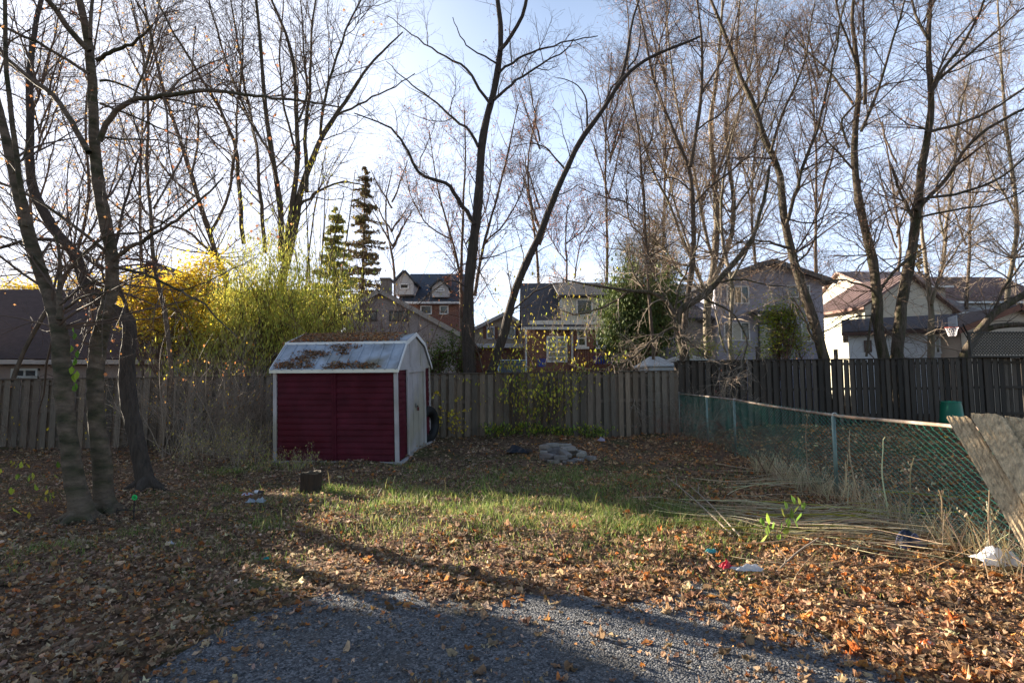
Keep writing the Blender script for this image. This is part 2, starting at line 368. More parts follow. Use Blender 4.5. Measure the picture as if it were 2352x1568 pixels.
# ============================================================ THE SETTING
def gravel_edge(x):
    pts = [(-400, 1700), (100, 1640), (320, 1560), (500, 1450), (660, 1375), (780, 1345), (1000, 1370), (1180, 1368), (1400, 1375), (1600, 1345), (1800, 1395), (1900, 1470), (2100, 1540), (2300, 1640)]
    q = []
    for px, py in pts:
        d = ray(px, py); t = -CAMH / d[2]; q.append((d[0] * t, d[1] * t))
    q.sort(); q = np.array(q); x = np.asarray(x, float)
    return np.interp(x, q[:, 0], q[:, 1]) + 0.10 * np.sin(x * 5.1) + 0.06 * np.sin(x * 13.3 + 1)
def ground_mat():
    m = bpy.data.materials.new('leaf_strewn_soil'); m.use_nodes = True; N = m.node_tree.nodes; L = m.node_tree.links; b = N['Principled BSDF']
    t = N.new('ShaderNodeTexCoord')
    v = N.new('ShaderNodeTexVoronoi'); v.inputs['Scale'].default_value = 14; v.inputs['Randomness'].default_value = 1
    nn = N.new('ShaderNodeTexNoise'); nn.inputs['Scale'].default_value = 9; nn.inputs['Detail'].default_value = 4; L.new(t.outputs['Object'], nn.inputs['Vector'])
    vm = N.new('ShaderNodeVectorMath'); vm.operation = 'MULTIPLY_ADD'; L.new(nn.outputs['Color'], vm.inputs[0]); vm.inputs[1].default_value = (.12, .12, .12); L.new(t.outputs['Object'], vm.inputs[2])
    L.new(vm.outputs[0], v.inputs['Vector'])
    sp_ = N.new('ShaderNodeSeparateColor'); L.new(v.outputs['Color'], sp_.inputs[0])
    cr = N.new('ShaderNodeValToRGB'); L.new(sp_.outputs['Red'], cr.inputs['Fac']); e = cr.color_ramp.elements
    e[0].position = 0; e[0].color = (.045, .03, .02, 1); e[1].position = 1; e[1].color = (.25, .15, .085, 1)
    for p, c in ((.3, (.09, .055, .035, 1)), (.55, (.16, .095, .055, 1)), (.8, (.13, .085, .06, 1))):
        k = e.new(p); k.color = c
    n2 = N.new('ShaderNodeTexNoise'); n2.inputs['Scale'].default_value = .8; n2.inputs['Detail'].default_value = 7; L.new(t.outputs['Object'], n2.inputs['Vector'])
    r = N.new('ShaderNodeMapRange'); r.inputs['From Min'].default_value = .52; r.inputs['From Max'].default_value = .66; r.inputs['To Max'].default_value = .55; L.new(n2.outputs['Fac'], r.inputs['Value'])
    mxx = N.new('ShaderNodeMix'); mxx.data_type = 'RGBA'; L.new(r.outputs['Result'], mxx.inputs['Factor']); L.new(cr.outputs['Color'], mxx.inputs[6]); mxx.inputs[7].default_value = (.055, .085, .02, 1)
    L.new(mxx.outputs[2], b.inputs['Base Color']); b.inputs['Roughness'].default_value = .95; b.inputs['Specular IOR Level'].default_value = .1
    bp = N.new('ShaderNodeBump'); bp.inputs['Distance'].default_value = .03; L.new(v.outputs['Distance'], bp.inputs['Height']); L.new(bp.outputs['Normal'], b.inputs['Normal'])
    return m
def gravel_mat():
    m = bpy.data.materials.new('grey_gravel'); m.use_nodes = True; N = m.node_tree.nodes; L = m.node_tree.links; b = N['Principled BSDF']
    t = N.new('ShaderNodeTexCoord')
    v = N.new('ShaderNodeTexVoronoi'); v.inputs['Scale'].default_value = 75; L.new(t.outputs['Object'], v.inputs['Vector'])
    sp_ = N.new('ShaderNodeSeparateColor'); L.new(v.outputs['Color'], sp_.inputs[0])
    cr = N.new('ShaderNodeValToRGB'); L.new(sp_.outputs['Red'], cr.inputs['Fac']); e = cr.color_ramp.elements
    e[0].color = (.035, .037, .043, 1); e[1].color = (.20, .20, .21, 1)
    k = e.new(.6); k.color = (.085, .088, .096, 1)
    n2 = N.new('ShaderNodeTexNoise'); n2.inputs['Scale'].default_value = 1.7; n2.inputs['Detail'].default_value = 8; L.new(t.outputs['Object'], n2.inputs['Vector'])
    r = N.new('ShaderNodeMapRange'); r.inputs['From Min'].default_value = .5; r.inputs['From Max'].default_value = .7; r.inputs['To Max'].default_value = .7; L.new(n2.outputs['Fac'], r.inputs['Value'])
    mxx = N.new('ShaderNodeMix'); mxx.data_type = 'RGBA'; L.new(r.outputs['Result'], mxx.inputs['Factor']); L.new(cr.outputs['Color'], mxx.inputs[6]); mxx.inputs[7].default_value = (.06, .052, .042, 1)
    L.new(mxx.outputs[2], b.inputs['Base Color']); b.inputs['Roughness'].default_value = .85
    bp = N.new('ShaderNodeBump'); bp.invert = True; bp.inputs['Distance'].default_value = .012; L.new(v.outputs['Distance'], bp.inputs['Height']); L.new(bp.outputs['Normal'], b.inputs['Normal'])
    return m
def sheet(name, xs, ys, zf, m):
    X, Y = np.meshgrid(xs, ys); Z = zf(X, Y); mb = MB(); nx = len(xs); ny = len(ys)
    i, j = np.meshgrid(np.arange(ny - 1), np.arange(nx - 1), indexing='ij')
    q = np.stack([i * nx + j, i * nx + j + 1, (i + 1) * nx + j + 1, (i + 1) * nx + j], -1).reshape(-1, 4)
    mb.add(np.stack([X, Y, Z], -1).reshape(-1, 3), q)
    return tag(mb.build(name, m, smooth=True), kind='structure')
xs = np.concatenate([np.linspace(-600, -22, 14), np.arange(-21.5, 22, .25), np.linspace(22.5, 600, 14)])
ys = np.concatenate([np.linspace(-200, 1.5, 10), np.arange(2, 20, .25), np.linspace(20.5, 1200, 16)])
sheet('ground', xs, ys, terr, ground_mat())
# gravel drive: its ragged upper edge follows the photo
gx = np.linspace(-5.2, 2.7, 260); top = gravel_edge(gx)
mb = MB(); rows = 12; V = []
for r_ in range(rows):
    f = r_ / (rows - 1); y = -8 + (top + 8) * (1 - (1 - f) ** 2)
    V.append(np.stack([gx, y, terr(gx, y) + .012 - .016 * (f > .99)], -1))
nx = len(gx); i, j = np.meshgrid(np.arange(rows - 1), np.arange(nx - 1), indexing='ij')
mb.add(np.concatenate(V), np.stack([i * nx + j, i * nx + j + 1, (i + 1) * nx + j + 1, (i + 1) * nx + j], -1).reshape(-1, 4))
tag(mb.build('gravel_driveway', gravel_mat()), kind='structure')
rng = np.random.default_rng(3)
# loose stones
n = 26000; x = rng.uniform(-4.5, 2.7, n); y = 1.9 + 2.7 * rng.random(n) ** 1.0; ok = (y < gravel_edge(x) + rng.normal(0, .06, n)); x, y = x[ok], y[ok]; n = len(x)
sz = .004 + .0075 * rng.random(n) ** 2.5; sz[rng.random(n) < .012] *= 2.0
O = np.array([(1, 0, 0), (0, 1, 0), (-1, 0, 0), (0, -1, 0), (0, 0, 1), (0, 0, -.4)], float); OT = np.array([[0, 1, 4], [1, 2, 4], [2, 3, 4], [3, 0, 4], [1, 0, 5], [2, 1, 5], [3, 2, 5], [0, 3, 5]])
V = O[None] * (sz[:, None, None]) * rng.uniform(.5, 1.25, (n, 6, 1)) ; V[..., 2] *= .7
a = rng.uniform(0, 6.28, n); c_, s_ = np.cos(a)[:, None], np.sin(a)[:, None]
V = np.stack([V[..., 0] * c_ - V[..., 1] * s_, V[..., 0] * s_ + V[..., 1] * c_, V[..., 2]], -1) + np.stack([x, y, terr(x, y) + .014], -1)[:, None, :]
g = (0.04 + .20 * rng.random(n) ** 2.5)[:, None] * np.array([[.97, 1, 1.08]])
mb = MB(); mb.add(V.reshape(-1, 3), None, (OT[None] + (np.arange(n) * 6)[:, None, None]).reshape(-1, 3), np.repeat(g, 6, 0))
tag(mb.build('loose_gravel', M['stone']), 'small loose grey stones of the gravel drive in the foreground', 'gravel', kind='stuff')

# --- grass and leaf density fields in world space
def vnoise(x, y, s, seed=0):
    x = x * s + seed * 7.3; y = y * s - seed * 3.1
    return (np.sin(x * 1.3 + 1.7 * np.sin(y * .9)) + np.sin(y * 1.7 + 1.3 * np.sin(x * 1.1 + 2)) + np.sin((x + y) * 2.3 + 1) * .5) / 2.5
def wd(px, py): d = ray(px, py); t = -CAMH / d[2]; return d[0] * t, d[1] * t
GP = [(1430, 1185, .9, 1.5, 1.0), (1200, 1170, 1.6, 1.5, .8), (1000, 1150, 1.3, 1.3, .7), (1560, 1190, .9, 1.1, 1.0), (1300, 1110, 2.4, 1.5, .5), (800, 1130, .8, .8, .65), (700, 1180, .8, .7, .4), (860, 1215, .9, .6, .45),
      (1100, 1215, 1.0, .5, .6), (1350, 1225, 1.2, .45, .7), (520, 1130, .7, .8, .25), (560, 1280, .5, .35, .35), (180, 1190, .25, .2, .5), (340, 1160, .25, .25, .35), (70, 1310, .4, .25, .35), (700, 1075, .5, .4, .4), (960, 1075, .8, .5, .3), (1620, 1240, .35, .3, .6), (1900, 1300, .5, .3, .15), (1280, 1290, .8, .2, .15), (400, 1250, .6, .4, .4), (250, 1230, .5, .35, .35), (450, 1190, .5, .4, .4), (620, 1210, .5, .4, .45), (130, 1260, .5, .3, .4), (560, 1080, .6, .8, .35), (480, 1330, .4, .2, .3), (1700, 1330, .4, .15, .3), (1950, 1380, .4, .2, .25), (2080, 1330, .4, .2, .25)]
GW = [(*wd(a, b), c, d, e) for a, b, c, d, e in GP]
def gden(x, y):
    g = np.zeros_like(x)
    for cx, cy, sx_, sy_, a in GW: g = np.maximum(g, a * np.exp(-(((x - cx) / sx_) ** 2 + ((y - cy) / sy_) ** 2)))
    return np.clip(g * (.85 + .85 * vnoise(x, y, 3.6, 1) + .6 * vnoise(x, y, 10, 2)), 0, 1)
def grass():
    rng = np.random.default_rng(11); N_ = 300000
    x = rng.uniform(-9, 5, N_); y = rng.uniform(4.2, 12.5, N_); keep = rng.random(N_) < gden(x, y) * .9 * np.clip(9 / y, .4, 1.3) * .85
    x, y = x[keep], y[keep]; n = len(x); d = gden(x, y)
    h = (.045 + .12 * rng.random(n) ** 1.8) * (.55 + .75 * d); h[rng.random(n) < .012] *= 2.2
    a = rng.uniform(0, 6.28, n); lean = rng.uniform(.2, 1.0, n) * h; wdt = rng.uniform(.002, .0042, n) * np.clip(y / 7, .8, 2)
    dx, dy = np.cos(a), np.sin(a); px_, py_ = -dy, dx; z = terr(x, y)
    V = np.zeros((n, 7, 3))
    for k, (t, w) in enumerate(((0, 1), (.4, .85), (.75, .55))):
        cx = x + dx * lean * t ** 2; cy = y + dy * lean * t ** 2; cz = z + h * t * (1 - .18 * t)
        V[:, 2 * k] = np.stack([cx - px_ * wdt * w, cy - py_ * wdt * w, cz], -1); V[:, 2 * k + 1] = np.stack([cx + px_ * wdt * w, cy + py_ * wdt * w, cz], -1)
    V[:, 6] = np.stack([x + dx * lean, y + dy * lean, z + h * .8], -1)
    q = np.array([[0, 1, 3, 2], [2, 3, 5, 4]]); t = np.array([[4, 5, 6]]); o = (np.arange(n) * 7)[:, None, None]
    mb = MB(); mb.add(V.reshape(-1, 3), (q[None] + o).reshape(-1, 4), (t[None] + o).reshape(-1, 3), np.repeat(pick(rng, GRASS, n, .2), 7, 0))
    tag(mb.build('grass', M['grass']), 'tufts of green grass growing through the fallen leaves', 'grass', kind='stuff')
    print('grass', n)
grass()
def litter():
    rng = np.random.default_rng(5); mb = MB(); tot = 0
    for y0, y1, xm, dens, tm in ((1.9, 5.0, 1.25, 900, MAPLE), (5.0, 8.0, 1.12, 520, MAPLE), (8.0, 12, 1.08, 300, MAPLE_LO), (12, 18.2, 1.05, 150, MAPLE_LO)):
        A = (y1 - y0) * 2 * (xm * (y0 + y1) / 2); n = int(A * dens)
        y = rng.uniform(y0, y1, n); x = rng.uniform(-1, 1, n) * (xm * y + .3)
        ge = gravel_edge(x); din = ge - y
        clump = np.clip(.5 + .9 * vnoise(x, y, 2.1, 5) + .5 * vnoise(x, y, 6, 3), 0, 1)
        p = np.where(din > 0, np.clip(.02 + .8 * np.exp(-din / (.12 + .35 * smooth((-.9 - x) / .8))) + .16 * clump ** 4 + .75 * smooth((x - .5) / 1.4) * (.15 + clump ** 1.5) + .2 * smooth((-1.2 - x) / 1.2) * clump, 0, 1), .34 + .66 * clump)
        p = p * (1 - .66 * np.clip(gden(x, y) * 1.3, 0, 1)); ok = rng.random(n) < p
        x, y = x[ok], y[ok]; n = len(x); tot += n
        s = np.where(rng.random(n) < .22, rng.uniform(.095, .14, n), rng.uniform(.035, .085, n)) * (1 if y0 > 8 else .85) * (1 - .2 * (x < -1))
        z = terr(x, y) + .012 + rng.random(n) ** 2 * .035 * (y > gravel_edge(x))
        warm = smooth((x + .5) / 3.0)[:, None] * .8; col = pick(rng, BROWN, n, .3); col = col * (1 - warm * .0) * (1 + warm * np.array([[.35, .14, -.12]])); col = np.clip(col, .005, .8)  # leaves towards the right tinted warm and brighter, sunlight painted into their colour
        oo = rng.random(n) < .45
        leaves(mb, rng, np.stack([x, y, z], -1)[~oo], s[~oo], col[~oo], tm, tilt=.30, curl=.65); leaves(mb, rng, np.stack([x, y, z], -1)[oo], s[oo] * .95, col[oo], CURLED, tilt=.34, curl=.7)
    # fine crumbled litter
    n = 60000; y = 2 + 8 * rng.random(n) ** 1.3; x = rng.uniform(-1.15, 1.15, n) * y; ok = rng.random(n) < np.where(y < gravel_edge(x), .10, .8); x, y = x[ok], y[ok]; n = len(x)
    leaves(mb, rng, np.stack([x, y, terr(x, y) + .018 + .02 * rng.random(n)], -1), rng.uniform(.02, .05, n), pick(rng, BROWN, n, .3), OVAL, tilt=.6, curl=.7)
    tag(mb.build('leaf_litter', M['leaf_dry']), 'fallen brown and orange maple leaves covering the yard', 'fallen leaves', kind='stuff')
    print('litter', tot)
litter()

# ============================================================ FENCES
def board_fence(name, label, A, B, hA, hB, seed, pal, post_sp=2.4, gapf=None, posts_extra=(), capover=0.03, front_first=True, group=None):
    rng = np.random.default_rng(seed); A = np.array(A, float); B = np.array(B, float)
    L = np.linalg.norm(B - A); u = (B - A) / L; v = np.array([-u[1], u[0]]) ; v = v if v[1] < 0 else -v   # v towards the camera
    t = thing(name, label, 'fence', (A[0], A[1], gz(*A)), group)
    def W(s, o, z): p = A + u * s + v * o; return np.array([p[0], p[1], z])
    mb = MB(); s = 0; k = 0; U3 = np.array([u[0], u[1], 0]); V3 = np.array([v[0], v[1], 0])
    while s < L - .05:
        w = rng.uniform(.13, .15); f = s / L; p = A + u * s; zb = gz(*p) - .02; zt = hA + (hB - hA) * f
        front = (k % 2 == 0)
        st = s - (.012 if front else -.0)
        c = np.array(pal[rng.integers(0, len(pal))]) * np.exp(.22 * rng.normal())
        tl = rng.normal(0, .004)
        pbox(mb, W(s, .022 if front else -.042, zb + rng.uniform(0, .04)), U3 * w, V3 * .018, np.array([u[0] * tl * 2, u[1] * tl * 2, zt - zb - .05]), c)
        s += w - rng.uniform(.022, .034) if not (gapf and gapf(s)) else w + rng.uniform(.01, .035)
        if gapf and gapf(s): k += 0
        else: k += 1
    mb.build('boards', M['wood'], t)
    for zf, nm in ((.12, 'rail'), (.52, 'rail'), (.90, 'rail')):
        mb = MB(); n = int(L / 1.2) + 1; ss = np.linspace(0, L, n)
        for a, b in zip(ss[:-1], ss[1:]):
            za = gz(*(A + u * a)); zb = gz(*(A + u * b)); ta = hA + (hB - hA) * a / L; tb = hA + (hB - hA) * b / L
            pa = W(a, -.022, za + (ta - za) * zf); pb_ = W(b, -.022, zb + (tb - zb) * zf)
            pbox(mb, pa, pb_ - pa, V3 * .042, np.array([0, 0, .085]), np.array(pal[0]) * .8)
        mb.build('rail', M['wood'], t)
    mb = MB(); n = int(L / 2.4) + 1; ss = np.linspace(0, L, n)
    for a, b in zip(ss[:-1], ss[1:]):
        pa = W(a, -.07, hA + (hB - hA) * a / L - .03); pb_ = W(b - .004, -.07, hA + (hB - hA) * b / L - .03)
        pbox(mb, pa, pb_ - pa, V3 * .14, np.array([0, 0, .032]), np.array(pal[0]) * .6)
    mb.build('cap_rail', M['wood'], t)
    n = max(2, int(L / post_sp))
    for i in range(n + 1):
        s = L * i / n; mb = MB(); p = A + u * s; ex = dict(posts_extra).get(i, 0)
        pbox(mb, W(s - .045, -.15, gz(*p) - .1), U3 * .09, V3 * .09, np.array([0, 0, hA + (hB - hA) * s / L - gz(*p) + .06 + ex]), np.array(pal[0]) * .9)
        mb.build('post', M['wood'], t)
    return t
def zat(py, Y): return CAMH + (886 - py) / FPX * Y
WG = [(.165, .125, .095), (.135, .11, .085), (.19, .15, .115), (.115, .092, .072), (.15, .11, .078)]
WD = [(.062, .048, .038), (.05, .04, .033), (.075, .06, .048), (.042, .034, .028)]
FA = (-19.5, 13.4); FB = (4.9, 16.15)
board_fence('board_fence', 'long weathered grey board fence running behind the red shed', FA, FB, zat(876, 13.9) - .03, zat(850, 16.1), 21, WG)
board_fence('board_fence', 'tall dark stained board fence behind the green chain link on the right', (5.05, 16.6), (15.9, 18.3), zat(828, 16.6), zat(820, 18.2), 22, WD, posts_extra={2: .35, 3: .0, 1: .45}, group=None)
board_fence('board_fence', 'gappy section of dark fence below the lattice at far right', (15.95, 18.31), (21.5, 18.9), zat(820, 18.3), zat(820, 18.8), 23, WD, gapf=lambda s: s > .6)
# lattice screen above
def lattice():
    Y = 18.15; x0 = P(2231, 800, Y)[0]; x1 = x0 + 3.4; z0 = zat(818, Y) + .02; z1 = zat(764, Y)
    t = thing('lattice_screen', 'dark diamond lattice screen standing on top of the far right fence', 'lattice', (x0, Y, z0))
    mb = MB(); W_, H_ = x1 - x0, z1 - z0; w = .045
    for sgn, o in ((1, 0), (-1, .012)):
        s = -H_
        while s < W_ + (0 if sgn > 0 else H_):
            if sgn > 0: a, b = s, s + H_
            else: a, b = s + H_, s
            za, zb = 0, H_
            # clip to the panel
            def clipx(xa, za, xb, zb):
                pts = [(xa, za), (xb, zb)]
                if xa > xb: pts = pts[::-1]
                (xa, za), (xb, zb) = pts
                if xb <= 0 or xa >= W_: return None
                if xa < 0: za = za + (zb - za) * (0 - xa) / (xb - xa); xa = 0
                if xb > W_: zb = za + (zb - za) * (W_ - xa) / (xb - xa); xb = W_
                return xa, za, xb, zb
            c = clipx(a, za, b, zb)
            if c and abs(c[2] - c[0]) > .02:
                p = np.array([x0 + c[0], Y + o, z0 + c[1]]); q = np.array([x0 + c[2], Y + o, z0 + c[3]])
                pbox(mb, p, q - p, np.array([0, .01, 0]), np.array([0, 0, w * 1.3]), (.10, .085, .07))
            s += .105
    mb.build('lattice_panel', M['wood'], t)
    mb = MB()
    for zz in (z0 - .05, z1 - .02): pbox(mb, (x0 - .06, Y - .03, zz), (W_ + .12, 0, 0), (0, .07, 0), (0, 0, .05), (.08, .07, .06))
    for xx in (x0 - .06, x1): pbox(mb, (xx, Y - .034, z0 + .002), (.05, 0, 0), (0, .078, 0), (0, 0, z1 - z0 - .024), (.08, .07, .06))
    mb.build('lattice_frame', M['wood'], t)
lattice()
# green chain link
CLINE = np.array([(4.36, 3.3), (4.6, 7.8), (4.95, 12.1), (5.0, 16.35)])
def bz(x, y): return float(.022 * max(0, y - 7.5))
def cl_pt(s):
    d = np.r_[0, np.cumsum(np.linalg.norm(np.diff(CLINE, axis=0), axis=1))]
    return np.array([np.interp(s, d, CLINE[:, 0]), np.interp(s, d, CLINE[:, 1])])
def chainlink():
    rng = np.random.default_rng(2)
    d = np.r_[0, np.cumsum(np.linalg.norm(np.diff(CLINE, axis=0), axis=1))]; L = d[-1]
    t = thing('chain_link_fence', 'green chain link fence with a rusty top rail and climbing dry stalks', 'fence', (4.45, 4.8, 0))
    H = 1.18; cell = .060; mb = MB(); pts = []; n = int(L / cell); m = int((H - .05) / .031)
    # zig-zag wires: each wire runs vertically, kinking left and right
    Ps = []
    for i in range(n):
        s0 = i * cell; p0 = cl_pt(s0 + cell * .5); zb = bz(*p0) + .02
        kk = np.arange(m + 1); off = np.where((kk + i) % 2 == 0, -.5, .5) * cell * 1.04
        ss = s0 + cell * .5 + off
        bulge = .02 * np.sin(s0 * 2.1) + .015 * np.sin(s0 * 5.3 + 1)
        xy = np.array([cl_pt(a) for a in ss]); zz = zb + (H - .03 + gz(*p0) * 0) * kk / m
        zz = zz + .035 * (kk == m) * 1
        dep = .004 * ((kk % 2) * 2 - 1) * (1 if i % 2 else -1) + bulge * np.sin(np.pi * kk / m)
        Ps.append(np.stack([xy[:, 0] + dep, xy[:, 1], zz], -1))
    ring_tubes(mb, np.array(Ps), np.full((len(Ps), m + 1), .0034), 4)
    mb.build('wire_mesh', M['green_wire'], t)
    s = np.linspace(0, L, 40); pl = np.array([[*cl_pt(a), bz(*cl_pt(a)) + H + .012 * math.sin(a * .8)] for a in s]); mb = MB(); ring_tubes(mb, pl, np.full(40, .021), 8, cap=True)
    mb.build('top_rail', M['rust_pipe'], t, smooth=True)
    for a in (1.3, 4.5, 8.84, 10.6, L - .06):
        p = cl_pt(a); z = bz(*p); mb = MB()
        ring_tubes(mb, [(p[0] - .035, p[1], z - .1), (p[0] - .035, p[1], z + H - .01)], [.026, .026], 10, (.16, .22, .20), cap=True)
        mb.build('post', M['metal'], t, smooth=True)
        mb = MB(); aa = np.linspace(0, 2 * np.pi, 12); ring_tubes(mb, np.stack([p[0] - .018 + .033 * np.cos(aa), np.full(12, p[1]) + .0, z + H + .036 * np.sin(aa)], -1), np.full(12, .006), 5, (.5, .5, .48)); mb.build('post_cap', M['metal'], t)
chainlink()
# leaning board panel at the right edge
def leaning_panel():
    Y0 = 2.55; rng = np.random.default_rng(8)
    tl = P(2173, 957, Y0)   # top-left corner
    dn = P(2351, 1262, 2.16) - tl; dn /= np.linalg.norm(dn)
    # continue to the ground
    k = (tl[2] - 0.0) / -dn[2]; dn_full = dn * k
    acr = np.array([.6, -.8, -.01]); acr = acr / np.linalg.norm(acr)
    nrm = np.cross(acr, dn); nrm /= np.linalg.norm(nrm)
    if nrm[1] > 0: nrm = -nrm
    t = thing('leaning_fence_panel', 'broken grey board panel leaning at the right edge of the photo', 'fence panel', tl + dn_full)
    s = 0
    tops = [0, .018, .03, .045, .02, .0, .02]
    for i in range(7):
        w = (.088, .112, .105, .115, .11, .108, .112)[i]; o = tl + acr * s + nrm * (.024 * (i % 2)) - dn * (tops[i] * .3)
        mb = MB(); c = np.array((.52, .385, .235)) * (.92 + .16 * rng.random())
        # plank with ragged, split top: subdivided across
        nu, nv = 12, 40; us = np.linspace(0, w, nu + 1)
        jag = -np.abs(rng.normal(0, .006, nu + 1)); jag[0] -= .01; jag[-1] -= .008
        for side in (0, 1):
            V = []
            for a in range(nv + 1):
                f = a / nv
                for b in range(nu + 1):
                    st = (-jag[b]) * (1 - f)
                    relief = (.0016 * math.sin(b * 2.4 + i) + .0012 * rng.normal()) if side == 0 else 0
                    edge = .002 * math.sin(f * 9 + i * 2) * (1 if b in (0, nu) else 0)
                    V.append(o + acr * (us[b] + edge) + dn * (st + (k - st) * f) + nrm * (.022 * (1 - side) + relief))
            q = [[a * (nu + 1) + b, a * (nu + 1) + b + 1, (a + 1) * (nu + 1) + b + 1, (a + 1) * (nu + 1) + b] for a in range(nv) for b in range(nu)]
            mb.add(V, q if side else [x[::-1] for x in q], None, c)
        pv = mb.v; n0 = (nu + 1) * (nv + 1)
        edges = [list(range(nu + 1)), [a * (nu + 1) for a in range(nv + 1)], [a * (nu + 1) + nu for a in range(nv + 1)]]
        q = []
        for e in edges:
            for a, b in zip(e[:-1], e[1:]): q.append([a, b, b + n0, a + n0])
        mb.q.append(np.array(q))
        mb.build('board', M['wood_near'], t)
        s += w + (.003, .002, .009, .003, .004, .006, .002)[i]
    mb = MB()
    for f in (.12, .62): pbox(mb, tl + dn * (k * f) - nrm * .042 + acr * .03, acr * .72, nrm * .038, dn * .09, (.25, .2, .15))
    mb.build('batten', M['wood_near'], t)
leaning_panel()

# ============================================================ RED SHED
def shed():
    N_ = G(913, 1064); N_[2] = 0.02
    a = np.array([-1, .11, -.004]); a /= np.linalg.norm(a); b = np.array([.07, 1, .05]); b /= np.linalg.norm(b)
    F = Frame(N_, a, b, (-.035, 0, 1)); LA, LB, HW = 2.62, 3.0, 1.93
    t = thing('garden_shed', 'dark red metal garden shed with leaves on its pale roof', 'shed', N_)
    W = (1, 1, 1); prof = [(0, HW), (.62, 2.47), (1.5, 2.70), (2.38, 2.47), (LB, HW)]
    # long side: lapped panels in two bays
    def laps(mb, F2, u0, u1, w0, w1, n, out=.014):
        h = (w1 - w0) / n
        for i in range(n):
            za = w0 + i * h
            pr = [(0, za), (-out, za + h * .04), (-out * 1.15, za + h * .3), (-out * .75, za + h * .62), (-.003, za + h * .93), (0, za + h)]
            us = np.linspace(u0, u1, 14); V = []
            for u in us:
                for v, w in pr: V.append(F2.pt(u, v + .0035 * math.sin(u * 3.1 + i * 1.7) + .002 * math.sin(u * 11 + i), w))
            k = len(pr); q = [[a * k + b, (a + 1) * k + b, (a + 1) * k + b + 1, a * k + b + 1] for a in range(13) for b in range(k - 1)]
            mb.add(V, q, None, W)
    mb = MB(); laps(mb, F, .06, 1.30, .05, HW, 15); laps(mb, F, 1.36, LA - .05, .05, HW, 15)
    F.box(mb, 1.28, 1.38, -.034, 0.02, .03, HW)
    F.box(mb, 1.325, 1.335, -.040, -.034, .03, HW)
    F.box(mb, 0, LA, .02, .04, 0, HW)
    FB_ = Frame(F.pt(0, 0, 0), b, -a * -1 * -1, F.w)     # end wall: u along b, v = +a inwards
    FB_ = Frame(F.pt(0, 0, 0), b, a, F.w)
    laps(mb, FB_, .06, .70, .05, HW, 15); laps(mb, FB_, 2.42, LB - .05, .05, HW, 15)
    F.box(mb, LA - .03, LA - .01, .04, LB, 0, HW); F.box(mb, .03, LA - .04, LB - .03, LB - .01, 0, HW); F.box(mb, .02, .035, .05, LB - .04, 0, HW)
    o = mb.build('wall', M['shed_red'], t)
    mb = MB()
    for u0, v0 in ((-.035, -.035), (LA - .04, -.035), (-.035, LB - .04), (LA - .04, LB - .04)): F.box(mb, u0, u0 + .075, v0, v0 + .075, -.02, HW)
    mb.build('corner_trim', M['shed_white'], t)
    mb = MB(); F.box(mb, -.11, LA + .05, -.10, -.04, -.08, .05); F.box(mb, -.11, -.045, -.038, LB + .1, -.08, .05); F.box(mb, LA + .001, LA + .05, -.038, LB, -.08, .05)
    mb.build('base_frame', M['shed_white'], t)
    # gable panels
    for nm, u in (('gable_panel', -.03), ('gable_panel', LA - .02)):
        mb = MB(); F.prism(mb, [(v, w) for v, w in prof], u, u + .03)
        if u < 0:
            for v in (1.02, 2.02): F.box(mb, u - .012, u, v, v + .035, HW, 2.47)
            F.box(mb, u - .016, u, -.02, LB + .02, HW - .03, HW + .025)
        mb.build(nm, M['shed_white'], t)
    # door with frame
    mb = MB()
    F.box(mb, -.055, -.02, .72, .80, .06, HW - .03); F.box(mb, -.055, -.02, 2.26, 2.42, .06, HW - .03); F.box(mb, -.057, -.02, .71, 2.43, HW - .10, HW - .031)
    mb.build('door_frame', M['shed_white'], t)
    mb = MB(); F.box(mb, -.018, -.004, .80, 2.26, .07, HW - .10, (1.0, .98, .98)); F.box(mb, -.0185, -.0181, .802, .815, .07, HW - .1, (.15, .14, .14)); F.box(mb, -.0185, -.0181, 2.24, 2.258, .07, HW - .1, (.15, .14, .14))  # dark strips along both door edges paint in the shadow of the gap
    for v in (1.27, 1.76): F.box(mb, -.026, -.018, v, v + .02, .08, HW - .11)
    d = mb.build('door', M['shed_white'], t)
    mb = MB(); F.box(mb, -.06, -.019, 1.50, 1.62, 1.02, 1.05, (.04, .03, .03)); F.box(mb, -.075, -.042, 1.57, 1.62, .93, 1.01, (.12, .02, .02)); F.box(mb, -.05, -.034, 1.44, 1.50, 1.03, 1.11, (.25, .25, .25)); mb.build('padlock', M['metal'], d)
    mb = MB(); F.box(mb, -.075, -.01, .75, 2.40, .055, .072); mb.build('door_sill', M['shed_white'], t)
    # roof: two pitches each side, with raised ribs
    mb = MB()
    def slab(v0, w0, v1, w1, ribs=True):
        u0, u1 = -.07, LA + .07; dv, dw = v1 - v0, w1 - w0; l = math.hypot(dv, dw); nv, nw = -dw / l, dv / l
        if nw < 0: nv, nw = -nv, -nw
        pr = [(v0, w0), (v1, w1), (v1 + nv * .02, w1 + nw * .02), (v0 + nv * .02, w0 + nw * .02)]
        F.prism(mb, pr, u0, u1, W)
        if ribs:
            n = 12
            for i in range(n + 1):
                u = u0 + .03 + (u1 - u0 - .09) * i / n
                pr2 = [(v0 + nv * .0205, w0 + nw * .0205), (v1 + nv * .0205, w1 + nw * .0205), (v1 + nv * .038, w1 + nw * .038), (v0 + nv * .038, w0 + nw * .038)]
                F.prism(mb, pr2, u, u + .035, W)
    slab(-.10, HW - .03, .62, 2.47); slab(.60, 2.475, 1.5, 2.71); slab(1.5, 2.71, 2.40, 2.475); slab(2.38, 2.47, LB + .10, HW - .03)
    r = mb.build('roof', M['shed_roof'], t)
